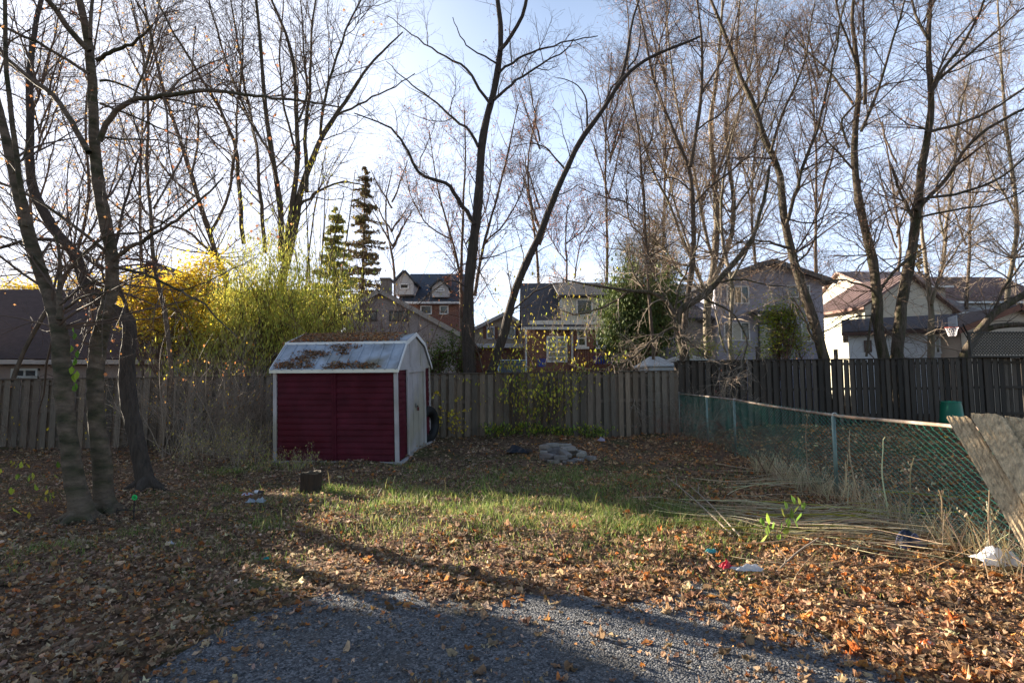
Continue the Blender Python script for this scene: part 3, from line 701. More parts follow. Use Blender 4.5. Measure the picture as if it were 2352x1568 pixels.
    mb = MB(); F.box(mb, -.075, LA + .075, -.115, -.10, HW - .07, HW + .0, (.75, .72, .62)); F.box(mb, -.08, LA + .08, .575, .60, 2.47, 2.525, (.8, .8, .8)); mb.build('roof_trim', M['paint'], r)
    mb = MB()
    for (v0, w0), (v1, w1) in (((-.10, HW - .03), (.62, 2.47)), ((.60, 2.475), (1.5, 2.71)), ((1.5, 2.71), (2.4, 2.475)), ((2.38, 2.47), (LB + .1, HW - .03))):
        F.prism(mb, [(v0, w0 - .045), (v1, w1 - .045), (v1, w1 + .045), (v0, w0 + .045)], -.085, -.0705, (.72, .70, .70))
        F.prism(mb, [(v0, w0 - .045), (v1, w1 - .045), (v1, w1 + .045), (v0, w0 + .045)], LA + .0705, LA + .085, (.72, .70, .70))
    mb.build('rake_trim', M['paint'], r)
    # leaves lying on the roof
    rng = np.random.default_rng(4); mb = MB()
    n = 3800; u = rng.uniform(.12, LA + .02, n); v = rng.uniform(.64, 1.5, n); keep = rng.random(n) < np.clip(.2 + 1.2 * smooth((u - .2) / .5) * (.55 + .45 * vnoise(u, v, 3)), 0, 1); u, v = u[keep], v[keep]
    w = 2.475 + (v - .6) / .9 * .235 + .035 + .03 * rng.random(len(u))
    pos = F.o + u[:, None] * F.u + v[:, None] * F.v + w[:, None] * F.w
    leaves(mb, rng, pos, rng.uniform(.05, .10, len(pos)), pick(rng, BROWN + ORANGE, len(pos), .25), MAPLE_LO, tilt=.5, curl=.6)
    # patches on the lower, steeper slope
    P_ = []
    for uc, vc, su, sv, k in ((2.35, .0, .17, .05, 260), (2.1, .16, .14, .06, 150), (1.8, .30, .14, .05, 130), (1.35, .48, .16, .07, 150), (1.25, .33, .06, .05, 50), (1.15, -.02, .18, .05, 260), (.62, -.02, .16, .04, 130), (1.9, -.03, .08, .04, 60), (.95, .5, .05, .03, 14), (2.05, .36, .1, .03, 50)):
        P_.append(np.stack([rng.normal(uc, su, k), rng.normal(vc, sv, k)], 1))
    P_ = np.concatenate(P_); P_[:, 1] = np.clip(P_[:, 1], -.09, .6); P_[:, 0] = np.clip(P_[:, 0], -.02, LA + .02)
    w = HW - .03 + (P_[:, 1] + .1) / .72 * .57 + .035 + .03 * rng.random(len(P_))
    pos = F.o + P_[:, :1] * F.u + P_[:, 1:2] * F.v + w[:, None] * F.w
    leaves(mb, rng, pos, rng.uniform(.045, .085, len(pos)), pick(rng, BROWN[:4] + BROWN[6:7] + [(.13, .07, .04)], len(pos), .3), MAPLE_LO, tilt=.6, curl=.6)
    tag(mb.build('roof_leaves', M['leaf_dry'], None, False, N_), 'brown leaves heaped on the pale metal shed roof', 'fallen leaves', kind='stuff')
    # two old tyres behind the shed
    for k, (py0, py1) in enumerate(((955, 1003),)):
        c = P(974, 968, 14.0); R_ = .36; mb = MB(); aa = np.linspace(0, 2 * np.pi, 29)
        pts = np.stack([c[0] + .10 + np.cos(aa) * R_ * .35, c[1] + np.cos(aa) * R_ * .85, .14 + R_ + .12 + np.sin(aa) * R_], -1)
        ring_tubes(mb, pts, np.full(29, .12), 12)
        tr = thing('tyre', 'black rubber tyre leaning behind the shed beside the board fence', 'tyre', (c[0], c[1], .2)); mb.build('tread', M['rubber'], tr, True)
        mb = MB(); ring_tubes(mb, np.stack([c[0] + .10 + np.cos(aa) * .23 * .35, c[1] + np.cos(aa) * .23 * .85, .14 + R_ + .12 + np.sin(aa) * .23], -1), np.full(29, .02), 6, (.03, .03, .03)); mb.build('bead', M['rubber'], tr, True)
shed()

# ============================================================ HOUSES
def clap(mb, F, ext, z0, z1, pitch=.2, out=.016, side='front', off=0.0, col=(1, 1, 1)):
    """lapped boards on a wall plane. ext(z) -> (s0, s1). front: plane v = off facing -v; left: plane u = off facing -u; right: +u"""
    z = z0
    while z < z1 - .01:
        zt = min(z + pitch, z1); a0, a1 = ext(z + .01); b0, b1 = ext(zt - .01)
        if side == 'front': f = lambda s, d, w: F.pt(s, off - d, w)
        elif side == 'left': f = lambda s, d, w: F.pt(off - d, s, w)
        else: f = lambda s, d, w: F.pt(off + d, s, w)
        V = [f(a0, 0, z), f(a1, 0, z), f(a0, out, z + .002), f(a1, out, z + .002), f(b0, .002, zt), f(b1, .002, zt)]
        q = [[0, 1, 3, 2], [2, 3, 5, 4]]
        if side == 'left': q = [x[::-1] for x in q]
        mb.add(V, q, None, col); z = zt
def window(F, par, u0, u1, w0, w1, fr=.07, bars=(1,), sill=False, frame_col=(.75, .75, .76), hb=(), off=0, name='window', label=None, fill=None):
    mb = MB(); v0, v1 = off - .075, off - .001
    F.box(mb, u0, u1, v0, v1, w1 - fr, w1, frame_col); F.box(mb, u0, u1, v0, v1, w0, w0 + fr, frame_col)
    F.box(mb, u0, u0 + fr, v0 - .003, v1, w0, w1, frame_col); F.box(mb, u1 - fr, u1, v0 - .003, v1, w0, w1, frame_col)
    for k in bars: u = u0 + (u1 - u0) * k / (len(bars) + 1); F.box(mb, u - fr * .45, u + fr * .45, v0 + .01, v1, w0 + fr, w1 - fr, frame_col)
    for k in hb: w = w0 + (w1 - w0) * k; F.box(mb, u0 + fr, u1 - fr, v0 + .015, v1, w - fr * .3, w + fr * .3, frame_col)
    if sill: F.box(mb, u0 - .12, u1 + .12, off - .16, off - .08, w0 - .14, w0, frame_col); F.box(mb, u0 - .1, u1 + .1, off - .08, off - .002, w0 - .13, w0 - .003, frame_col)
    o = mb.build(name, M['paint'], par)
    if label: o['label'] = label
    mb = MB(); F.box(mb, u0 + fr, u1 - fr, off - .035, off - .003, w0 + fr, w1 - fr); mb.build('pane', M['glass'], o)
    if fill: # a pale blind behind one half
        mb = MB(); F.box(mb, u0 + fr + fill[0] * (u1 - u0 - 2 * fr), u0 + fr + fill[1] * (u1 - u0 - 2 * fr), off - .040, off - .036, w0 + fr, w1 - fr, fill[2]); mb.build('blind', M['siding'], o)
    return o
def roofslab(mb, F, p0, p1, u0, u1, th=.14, axis='u', col=(1, 1, 1)):
    (a0, w0), (a1, w1) = p0, p1; l = math.hypot(a1 - a0, w1 - w0); na, nw = -(w1 - w0) / l, (a1 - a0) / l
    if nw < 0: na, nw = -na, -nw
    F.prism(mb, [(a0, w0), (a1, w1), (a1 + na * th, w1 + nw * th), (a0 + na * th, w0 + nw * th)], u0, u1, col, axis)
def gable_front(name, label, pxL, pyL, pxP, pyP, pxR, pyR, Y, depth, wall_c, roof_c, pitch=.2, yaw=0.0, over=.35, trim=(.3, .3, .3), zbase=.1, group=None):
    pl, pp, pr = P(pxL, pyL, Y), P(pxP, pyP, Y), P(pxR, pyR, Y); W = pr[0] - pl[0]; up = pp[0] - pl[0]
    o = np.array([pl[0], Y, zbase]); F = Frame(o, (1, 0, 0)); eL, eR, pk = pl[2] - zbase, pr[2] - zbase, pp[2] - zbase
    t = thing(name, label, 'house', o, group)
    def ext(z):
        a = 0 if z <= eL else up * (z - eL) / (pk - eL + 1e-6); b = W if z <= eR else W - (W - up) * (z - eR) / (pk - eR + 1e-6); return a, max(a, b)
    mb = MB(); clap(mb, F, ext, 0, pk, pitch, col=wall_c)
    F.prism(mb, [(0, 0), (W, 0), (W, eR), (up, pk), (0, eL)], .01, .12, wall_c, 'v')
    clap(mb, F, lambda z: (0.01, depth), 0, eL, pitch, side='left', off=0, col=wall_c); clap(mb, F, lambda z: (0.01, depth), 0, eR, pitch, side='right', off=W, col=wall_c)
    F.box(mb, .02, .1, .13, depth, 0, eL, wall_c); F.box(mb, W - .1, W - .02, .13, depth, 0, eR, wall_c); F.prism(mb, [(0.02, 0), (W - .02, 0), (W - .02, eR), (up, pk), (0.02, eL)], depth, depth + .1, wall_c, 'v')
    mb.build('wall', M['siding'], t)
    mb = MB(); sL = (pk - eL) / up; sR = (pk - eR) / (W - up)
    roofslab(mb, F, (-over, eL - over * sL), (up, pk), -over, depth + .2, .14, 'v', roof_c); roofslab(mb, F, (up, pk), (W + over, eR - over * sR), -over, depth + .2, .14, 'v', roof_c)
    r = mb.build('roof', M['shingle'], t)
    mb = MB()
    roofslab(mb, F, (-over, eL - over * sL - .10), (up, pk - .10), -over - .03, -over - .002, .22, 'v', trim); roofslab(mb, F, (up, pk - .10), (W + over, eR - over * sR - .10), -over - .03, -over - .002, .22, 'v', trim)
    mb.build('fascia', M['paint'], r)
    return t, F, W
def eave_front(name, label, pxL, pxR, py_e, py_r, Y, depth, wall_c, roof_c, pitch=.2, wall='siding', trim=(.7, .7, .7), zbase=.1, group=None, over=.35, cat='house', u=(1, 0, 0)):
    a, b = P(pxL, py_e, Y), P(pxR, py_e, Y); o = np.array([a[0], Y, zbase]); e = a[2] - zbase; rz = P(pxL, py_r, Y + depth / 2)[2] - zbase
    F = Frame(o, u); W = uw(F, Y, pxR, py_e)[0]; t = thing(name, label, cat, o, group); mb = MB()
    if wall == 'siding':
        clap(mb, F, lambda z: (0, W), 0, e, pitch, col=wall_c)
    F.box(mb, 0, W, .003, .12, 0, e, wall_c)
    for u in (0, W - .12): F.prism(mb, [(.121, 0), (depth, 0), (depth, e), (depth / 2, rz), (.121, e)], u, u + .12, wall_c)
    F.box(mb, .12, W - .12, depth - .1, depth, 0, e, wall_c)
    mb.build('wall', M[wall], t)
    mb = MB(); sl = (rz - e) / (depth / 2)
    roofslab(mb, F, (-over, e - over * sl), (depth / 2, rz), -.25, W + .25, .14, 'u', roof_c); roofslab(mb, F, (depth / 2, rz), (depth + over, e - over * sl), -.25, W + .25, .14, 'u', roof_c)
    r = mb.build('roof', M['shingle'], t)
    mb = MB(); F.box(mb, -.26, W + .26, -over - .11, -over - .002, e - over * sl - .06, e - over * sl + .08, trim); mb.build('gutter', M['paint'], r)
    return t, F, W, e, rz
def uw(F, Y, px, py):
    d = ray(px, py); o = F.o + (Y - F.o[1]) * F.v; A_ = np.stack([F.u, F.w, -d], 1); s = np.linalg.solve(A_, np.array([0, 0, CAMH]) - o); return s[0], s[1]
def winpx(F, Y, par, x0, y0, x1, y1, **k):
    u0, w1 = uw(F, Y, x0, y0); u1, w0 = uw(F, Y, x1, y1); return window(F, par, u0, u1, w0, w1, **k)

# long low building with the dark roof at left
t, F, W, e, rz = eave_front('outbuilding', 'low pale outbuilding with a long dark brown roof behind the left trees', -420, 600, 818, 672, 17.5, 8.0, (.30, .22, .19), (.05, .032, .032), wall='paint', trim=(.45, .38, .34), over=.3)
winpx(F, 17.5, t, 392, 842, 442, 866, bars=(1,), frame_col=(.5, .48, .45))
winpx(F, 17.5, t, 30, 846, 90, 868, bars=(1,), frame_col=(.5, .48, .45))
# dark house behind it
t, F, W = gable_front('house', 'dark gabled house peeking above the yellow leaves at left', 300, 690, 352, 605, 470, 700, 34, 9, (.22, .19, .19), (.07, .06, .06), trim=(.2, .19, .2)); winpx(F, 34, t, 395, 655, 440, 690)
# grey gable house
t, F, W = gable_front('house', 'low grey sided house with a wide gable just behind the shed', 795, 722, 874, 671, 1064, 774, 27, 10, (.33, .28, .27), (.17, .16, .16), trim=(.34, .31, .29), over=.3)
winpx(F, 27, t, 824, 714, 866, 738, frame_col=(.08, .07, .07), fr=.05); winpx(F, 27, t, 895, 714, 937, 738, frame_col=(.08, .07, .07), fr=.05)
mb = MB(); c0 = uw(F, 27, 868, 637); c1 = uw(F, 27, 889, 637); F.box(mb, c0[0], c1[0], .6, 1.2, 3.8, c0[1], (.2, .18, .17)); F.box(mb, c0[0] - .05, c1[0] + .05, .55, 1.25, c0[1] + .002, c0[1] + .1, (.18, .16, .15)); mb.build('chimney', M['stone'], t)
# brick house with dormers
t, F, W, e, rz = eave_front('house', 'tall brick house with white dormers and a blue grey roof', 925, 1055, 690, 633, 36, 8, (1, 1, 1), (.06, .075, .10), wall='brick', zbase=.1)
winpx(F, 36, t, 966, 702, 992, 722, bars=()); winpx(F, 36, t, 1010, 702, 1030, 722, bars=())
for x0, x1, y0, yb, pk_ in ((908, 950, 648, 676, 620), (992, 1030, 660, 682, 640)):
    (u0, w1), (u1, _) = uw(F, 35.6, x0, y0), uw(F, 35.6, x1, y0); w0 = uw(F, 35.6, x0, yb)[1]; wp = uw(F, 35.6, x0, pk_)[1]; um = (u0 + u1) / 2
    mb = MB(); F.prism(mb, [(u0, w0), (u1, w0), (u1, w1), (um, wp - .12), (u0, w1)], -.4, 2.2, (.48, .47, .48), 'v'); d = mb.build('dormer', M['siding'], t)
    mb = MB(); roofslab(mb, F, (u0 - .15, w1 - .1), (um, wp - .08), -.6, 2.6, .1, 'v', (.07, .08, .1)); roofslab(mb, F, (um, wp - .08), (u1 + .15, w1 - .1), -.6, 2.6, .1, 'v', (.07, .08, .1)); mb.build('dormer_roof', M['shingle'], d)
    window(F, d, um - .3, um + .3, w0 + .35, w1 - .1, bars=(), off=-.4)
mb = MB(); (u0, w1), (u1, _) = uw(F, 37, 1019, 632), uw(F, 37, 1034, 632); F.box(mb, u0, u1, 1.2, 1.9, e, w1); mb.build('chimney', M['brick'], t)
# tan house with shutters
Yh = 38
t, F, W = gable_front('house', 'tan house with shuttered windows between the forked trunks', 1088, 758, 1160, 722, 1222, 760, Yh, 9, (.42, .35, .27), (.15, .14, .14), trim=(.5, .47, .43))
for x0, x1 in ((1118, 1136), (1166, 1184)):
    winpx(F, Yh, t, x0, 750, x1, 778, bars=())
    for a in (x0 - 8, x1 + 1):
        (u0, w1), (u1, w0) = uw(F, Yh, a, 750), uw(F, Yh, a + 7, 778); mb = MB(); F.box(mb, u0, u1, -.05, -.002, w0, w1, (.20, .09, .06)); mb.build('shutter', M['paint'], t)
(u0, w1), (u1, w0) = uw(F, Yh, 1092, 792), uw(F, Yh, 1222, 860); mb = MB(); F.box(mb, u0, u1, -.9, -.05, w0, w1 - .3); mb.build('porch', M['brick'], t)
mb = MB(); F.box(mb, u0 - .1, u1 + .1, -1.3, -.03, w1 - .28, w1, (.7, .7, .7)); mb.build('porch_roof', M['paint'], t)
# brick house with the white upper storey
Yb = 30
t, F, W, e, rz = eave_front('house', 'brick house with white upper storey and a dark wooden deck', 1208, 1502, 746, 655, Yb, 9, (1, 1, 1), (.075, .075, .085), wall='brick')
(u0, w1), (u1, w0) = uw(F, Yb, 1290, 684), uw(F, Yb, 1420, 737); mb = MB()
clap(mb, F, lambda z: (u0, u1), w0, w1, .16, off=-.1, col=(.62, .60, .52)); F.box(mb, u0, u1, -.098, 2.6, w0, w1, (.62, .60, .52)); d = mb.build('dormer', M['siding'], t)
window(F, d, u0 + .8, u0 + 1.7, w0 + .3, w1 - .1, off=-.1, bars=()); window(F, d, u0 + 1.95, u0 + 2.8, w0 + .3, w1 - .1, off=-.1, bars=())
mb = MB(); roofslab(mb, F, (-.45, w1), (4.4, rz + .05), u0 - .2, u1 + .2, .1, 'u', (.075, .075, .085)); mb.build('dormer_roof', M['shingle'], d)
(ua, wa), (ub, wb) = uw(F, Yb, 1216, 737), uw(F, Yb, 1500, 747); mb = MB(); F.box(mb, ua, ub, -.25, -.13, wb, wa, (.72, .71, .70)); mb.build('fascia', M['paint'], t)
winpx(F, Yb, t, 1325, 757, 1347, 796, bars=(), hb=(.5,), sill=True, fr=.09); winpx(F, Yb, t, 1369, 757, 1396, 797, bars=(), hb=(.5,), sill=True, fr=.09)
winpx(F, Yb, t, 1255, 772, 1303, 832, bars=(1,), hb=(.2, .4, .6, .8), name='door', label='white french door', fr=.1)
winpx(F, Yb, t, 1436, 766, 1463, 832, bars=(), hb=(.5,), name='door', label='white back door', fr=.09)
mb = MB()
for a in (1206, 1311): (u0, _), (_, w0) = uw(F, Yb, a, 760), uw(F, Yb, a, 835); F.box(mb, u0, u0 + .1, -.22, -.12, w0, uw(F, Yb, a, 750)[1], (.62, .62, .62))
mb.build('downpipe', M['paint'], t)
(ua, wt), (ub, wb) = uw(F, Yb - 2.4, 1318, 801), uw(F, Yb - 2.4, 1515, 838); dk = thing('deck', 'raised dark brown wooden deck behind the brick house', 'deck', F.pt(ua, -2.4, 0)); mb = MB()
F.box(mb, ua, ub, -2.3, -.3, wb - .12, wb, (.11, .05, .045)); F.box(mb, ua, ub, -2.4, -2.302, wb - .35, wb, (.13, .055, .05)); mb.build('platform', M['wood'], dk)
mb = MB(); F.box(mb, ua, ub, -2.43, -2.33, wt - .05, wt, (.12, .05, .045)); u = ua
while u < ub: F.box(mb, u, u + .04, -2.40, -2.36, wb + .002, wt - .052, (.12, .05, .045)); u += .13
mb.build('railing', M['wood'], dk)
mb = MB(); [F.box(mb, u, u + .12, -2.29, -2.17, 0, wb - .122, (.1, .045, .04)) for u in np.linspace(ua, ub - .12, 4)]; mb.build('post', M['wood'], dk)
# white wall house behind the crooked tree
t, F, W, e, rz = eave_front('house', 'small white house partly hidden by the crooked tree', 1478, 1640, 735, 655, 33, 2.6, (.62, .60, .56), (.35, .33, .32), over=.3); winpx(F, 33, t, 1500, 750, 1530, 790, bars=())
# grey two storey house
Yg = 26.5
t, F, W = gable_front('house', 'tall grey sided two storey house with white framed windows', 1642, 645, 1768, 604, 1888, 645, Yg, 6, (.34, .335, .42), (.06, .06, .07), pitch=.16, trim=(.12, .12, .13), over=.45)
winpx(F, Yg, t, 1667, 657, 1720, 698, bars=(1, 2), fr=.06, fill=(.36, .66, (.4, .3, .18))); winpx(F, Yg, t, 1661, 740, 1722, 783, bars=(1, 2), fr=.06, fill=(.3, .7, (.5, .5, .45)))
winpx(F, Yg, t, 1806, 655, 1860, 684, bars=(1,), fr=.06); winpx(F, Yg, t, 1838, 740, 1862, 785, bars=(), fr=.06)
(u0, w1), (u1, w0) = uw(F, Yg, 1718, 722), uw(F, Yg, 1770, 735); mb = MB(); roofslab(mb, F, (-1.3, w0), (-.03, w1 + .1), u0, u1 + .6, .08, 'u', (.04, .04, .05)); mb.build('porch_roof', M['shingle'], t)
(u0, w1), (u1, w0) = uw(F, Yg, 1740, 742), uw(F, Yg, 1778, 826); window(F, t, u0, u1, w0, w1, bars=(), frame_col=(.06, .06, .07), name='door', label='dark side door')
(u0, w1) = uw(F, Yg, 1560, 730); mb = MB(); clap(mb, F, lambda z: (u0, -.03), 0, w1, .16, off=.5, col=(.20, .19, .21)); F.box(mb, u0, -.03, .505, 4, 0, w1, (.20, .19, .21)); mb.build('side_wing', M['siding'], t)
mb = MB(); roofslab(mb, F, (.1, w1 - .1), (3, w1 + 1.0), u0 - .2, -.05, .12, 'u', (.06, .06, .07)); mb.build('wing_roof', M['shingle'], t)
# pale yellow house: its lit wall turned towards the sun
def turned_house():
    Y1, Y2 = 34.0, 31.0; A = P(1886, 826, Y1); B = P(1992, 826, Y2); A[2] = B[2] = .2
    u = (B - A); L = np.linalg.norm(u[:2]); u = np.array([u[0], u[1], 0]) / L
    F = Frame(A, u); eL = P(1886, 716, Y1)[2] - .2; eR = P(1992, 700, Y2)[2] - .2; e = (eL + eR) / 2; dep = 7.0
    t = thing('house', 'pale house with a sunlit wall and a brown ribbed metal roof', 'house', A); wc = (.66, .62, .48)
    mb = MB(); clap(mb, F, lambda z: (0, L), 0, e, .2, col=wc); F.box(mb, 0, L, .003, .1, 0, e, wc)
    # right face looks towards the camera
    rz = e + 1.9
    def ext(z): return (0.01, dep) if z < e else (.01 + (z - e) / 1.9 * dep / 2, dep - (z - e) / 1.9 * dep / 2)
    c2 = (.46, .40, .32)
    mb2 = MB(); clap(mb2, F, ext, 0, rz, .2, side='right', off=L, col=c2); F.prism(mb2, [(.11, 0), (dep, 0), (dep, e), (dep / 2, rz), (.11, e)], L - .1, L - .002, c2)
    F.prism(mb2, [(.11, 0), (dep, 0), (dep, e), (dep / 2, rz), (.11, e)], .0, .1, wc)
    mb.build('wall', M['siding'], t); mb2.build('end_wall', M['siding'], t)
    mb = MB(); sl = 1.9 / (dep / 2); roofslab(mb, F, (-.4, e - .4 * sl), (dep / 2, rz), -.3, L + .3, .1, 'u', (.22, .15, .14)); roofslab(mb, F, (dep / 2, rz), (dep + .4, e - .4 * sl), -.3, L + .3, .1, 'u', (.22, .15, .14))
    l = math.hypot(dep / 2, 1.9); nv, nw = -1.9 / l, (dep / 2) / l; u = -.28
    while u < L + .25:
        F.prism(mb, [(-.4 + nv * .1, e - .4 * sl + nw * .1), (dep / 2 + nv * .1, rz + nw * .1), (dep / 2 + nv * .14, rz + nw * .14), (-.4 + nv * .14, e - .4 * sl + nw * .14)], u, u + .06, (.26, .18, .17)); u += .28
    r = mb.build('roof', M['shingle'], t)
    mb = MB(); F.box(mb, -.3, L + .3, -.43, -.402, e - .4 * sl - .08, e - .4 * sl + .1, (.22, .1, .07)); mb.build('gutter', M['paint'], r)
turned_house()
# tan upper house between
t, F, W, e, rz = eave_front('house', 'tan sided house wall with one dark window behind the twin trunks', 1990, 2170, 655, 628, 37, 6, (.42, .36, .30), (.28, .2, .18)); winpx(F, 37, t, 2080, 704, 2098, 734, bars=(), hb=(.5,), fr=.09)
# low white building
Yl = 25.5
t, F, W, e, rz = eave_front('house', 'low white sided bungalow with a dark shingle roof above the right fence', 1948, 2212, 764, 742, Yl, 5, (.70, .72, .76), (.07, .065, .075), pitch=.22, trim=(.09, .05, .045), u=(.85, -.525, 0))
winpx(F, Yl, t, 1984, 782, 2003, 808, bars=(), frame_col=(.12, .08, .07)); winpx(F, Yl, t, 2144, 769, 2173, 812, bars=(1,))
t, F, W = gable_front('house', 'tan gabled house wing behind the leaning limb and lattice', 2206, 756, 2330, 708, 2470, 760, 22.6, 3, (.50, .41, .33), (.10, .075, .07), pitch=.22, trim=(.22, .09, .06), over=.3)
# far right grey blue house
t, F, W, e, rz = eave_front('house', 'blue grey house with a brown hipped roof at far right', 2150, 2420, 690, 640, 40, 9, (.36, .38, .42), (.17, .10, .085), trim=(.7, .7, .7))
t, F, W, e, rz = eave_front('house', 'grey roofed garage wall beyond the pale tree', 2100, 2240, 716, 690, 36, 5, (.34, .31, .30), (.2, .17, .16))

# unseen house added off to the left, past the frame, to shade the yard
def shade_house(name, label, x0, x1, y0, y1, e, rz, wc, rc):
    F = Frame((x0, y0, 0), (1, 0, 0)); W = x1 - x0; D = y1 - y0; t = thing(name, label, 'house', (x0, y0, 0)); mb = MB()
    clap(mb, F, lambda z: (0, W), 0, e, .25, col=wc); F.box(mb, 0, W, .003, .12, 0, e, wc)
    for u in (0, W - .12): F.prism(mb, [(.121, 0), (D, 0), (D, e), (D / 2, rz), (.121, e)], u, u + .12, wc)
    clap(mb, F, lambda z: (.12, D), 0, e, .25, side='right', off=W, col=wc); F.box(mb, .12, W - .12, D - .1, D, 0, e, wc); mb.build('wall', M['siding'], t)
    mb = MB(); sl = (rz - e) / (D / 2); roofslab(mb, F, (-.4, e - .4 * sl), (D / 2, rz), -.3, W + .3, .14, 'u', rc); roofslab(mb, F, (D / 2, rz), (D + .4, e - .4 * sl), -.3, W + .3, .14, 'u', rc); mb.build('roof', M['shingle'], t)
    window(F, t, W * .3, W * .3 + 1.2, 1, 2.3); window(F, t, W * .65, W * .65 + 1.2, 1, 2.3)

# ============================================================ TREES
def stem_px(pts, Y, w0, w1, drift=0.0, k=None, ext=True, rng=None, wig=0.0):
    """a limb traced in the photo at distance Y; drift = metres it moves away from (+) or towards (-) the viewer on its way"""
    pts = [tuple(p) for p in pts]; d = np.r_[0, np.cumsum([math.hypot(b[0] - a[0], b[1] - a[1]) for a, b in zip(pts[:-1], pts[1:])])]; d = d / d[-1]
    W = [P(px, py, Y + drift * f ** 1.2) for (px, py), f in zip(pts, d)]
    sc_ = .84 if Y < 10 else (.86 if Y < 17 else .78)
    r0, r1 = sc_ * w0 / 2 * Y / FPX, sc_ * w1 / 2 * Y / FPX
    lx, ly = pts[-1]
    if ext and (ly <= 4 or lx <= 3 or lx >= 2349):
        e = W[-1] - W[-2]; e /= np.linalg.norm(e); n_e = 2.6 if Y < 12 else 3.5
        W.append(W[-1] + e * n_e); r1 = r1 * .5
    k = k or max(8, len(W) * 3)
    Q = resample(W, k)
    if rng is not None and wig: Q[1:-1] += rng.normal(size=(k - 2, 3)) * wig * Y / 20
    R = np.linspace(1, 0, k) ** 1.0 * (r0 - r1) + r1
    return Q, R
def tree(name, label, Y, trunks, limbs=(), levels=(), leafs=None, bark='bark', twig='twig', seed=1, group=None, cat='tree', ground=True, twr=1.0):
    rng = np.random.default_rng(seed)
    T = []
    for i, s in enumerate(trunks):
        Q, R = stem_px(s[0], Y, s[1], s[2], s[3] if len(s) > 3 else 0, rng=rng, wig=.008)
        if ground and i == 0:
            b = Q[0]; g = gz(b[0], b[1])
            if b[2] > g + .35:
                nb = np.array([[b[0] + (b[0] - Q[4][0]) * .1, b[1], g - .1], [b[0], b[1], (b[2] + g) / 2]]); Q = np.concatenate([nb, Q]); R = np.concatenate([[R[0] * 1.12, R[0] * 1.05], R])
            else: Q = np.concatenate([[[b[0], b[1], g - .1]], Q]); R = np.concatenate([[R[0] * 1.6], R]); R[1] *= 1.2
        T.append((Q, R))
    b = T[0][0][0]; t = thing(name, label, cat, (b[0], b[1], max(0, b[2] + .1)), group)
    mb = MB()
    for Q, R in T:
        k = max(24, int(np.linalg.norm(np.diff(Q, axis=0), axis=1).sum() / (.06 if Y < 10 else .25))); k = min(k, 160)
        d = np.r_[0, np.cumsum(np.linalg.norm(np.diff(Q, axis=0), axis=1))]; tt = np.linspace(0, d[-1], k)
        Q2 = np.stack([np.interp(tt, d, Q[:, i]) for i in range(3)], 1); R2 = np.interp(tt, d, R) * (1 + (.022 if Y < 10 else .03) * rng.normal(size=k)) * (1 + .045 * np.sin(tt * 8.3 + seed * 2) ** 8) * (1 + .05 * np.sin(tt * 3.1 + seed))
        ring_tubes(mb, Q2, R2, 14 if Y < 10 else 8, noise=.02, rng=rng)
    if Y < 10:   # roots spreading into the ground
        q0 = T[0][0][1]; r_ = T[0][1][1]
        for a_ in rng.uniform(0, 6.28, 1) + np.arange(5) * 1.257:
            dx, dy = math.cos(a_), math.sin(a_); ff = np.array([0, .35, .7, 1.0]); rl = r_ * rng.uniform(2.2, 3.2)
            qq = np.stack([q0[0] + dx * rl * ff, q0[1] + dy * rl * ff, gz(q0[0], q0[1]) + r_ * 1.3 * (1 - ff) ** 2 - .03 * ff], -1); ring_tubes(mb, qq, np.array([.62, .45, .3, .16]) * r_, 7)
    mb.build('trunk', M[bark], t, smooth=True)
    L_ = []
    for s in limbs:
        Q, R = stem_px(s[0], Y, s[1], s[2], s[3] if len(s) > 3 else 0, rng=rng, wig=.02); L_.append((Q, R))
        mb = MB(); ring_tubes(mb, Q, R, 8 if Y < 10 else 6); mb.build('limb', M[bark], t, smooth=True)
    K = 14
    allp = np.array([resample(q, K) for q, r in T + L_]); allr = np.array([np.interp(np.linspace(0, 1, K), np.linspace(0, 1, len(r)), r) for q, r in T + L_])
    # twigs start above the lowest stretch of the first trunk
    src_p, src_r = allp.copy(), allr
    n0 = 4; src_p[0, :n0] = src_p[0, n0]; 
    mb = MB(); tips = []
    p, r = src_p, src_r; prev = (p, r)
    for li, (N, L, ang, up, jit, k, ns) in enumerate(levels):
        if li == 2: N = int(N * .68)
        if li == 0: p2, r2 = spawn(rng, p, r, N, L, ang, k, jit, up, tmin=.05, rmax=.5, rr=.011, tl=.3)
        else: p2, r2 = spawn(rng, p, r, N, L, ang, k, jit, up, tmin=.2, rmax=.75, rr=.010, rmin=.0024 * Y / 14)
        r2 = np.maximum(r2 * twr, .0016 * Y / 10)
        ring_tubes(mb, p2, r2, ns); tips.append(p2)
        if p2.shape[1] != K:
            idx = np.linspace(0, p2.shape[1] - 1, 5); ii = np.minimum(idx.astype(int), p2.shape[1] - 2); ff = (idx - ii)[None, :, None]
            pn = p2[:, ii] * (1 - ff) + p2[:, ii + 1] * ff; rn = r2[:, ii] * (1 - ff[..., 0]) + r2[:, ii + 1] * ff[..., 0]
        p, r = pn, rn
    if levels: mb.build('twigs', M[twig], t)
    if leafs:
        n, size, pal, tm = leafs[:4]; mb = MB(); src = np.concatenate([q.reshape(-1, 3) for q in tips[-2:]])
        if len(leafs) > 4 and leafs[4] is not None: src = src[leafs[4](src)]
        pos = src[rng.integers(0, len(src), n)] + rng.normal(size=(n, 3)) * size * .5
        leaves(mb, rng, pos, size * rng.uniform(.6, 1.3, n), pick(rng, pal, n, .25), tm, tilt=.5, curl=.5, hang=True)
        mb.build('leaves', M['leaf'], t)
    return t
DRYTREE = [(.34, .16, .07), (.42, .22, .10), (.30, .13, .07), (.45, .28, .13), (.25, .10, .05)]
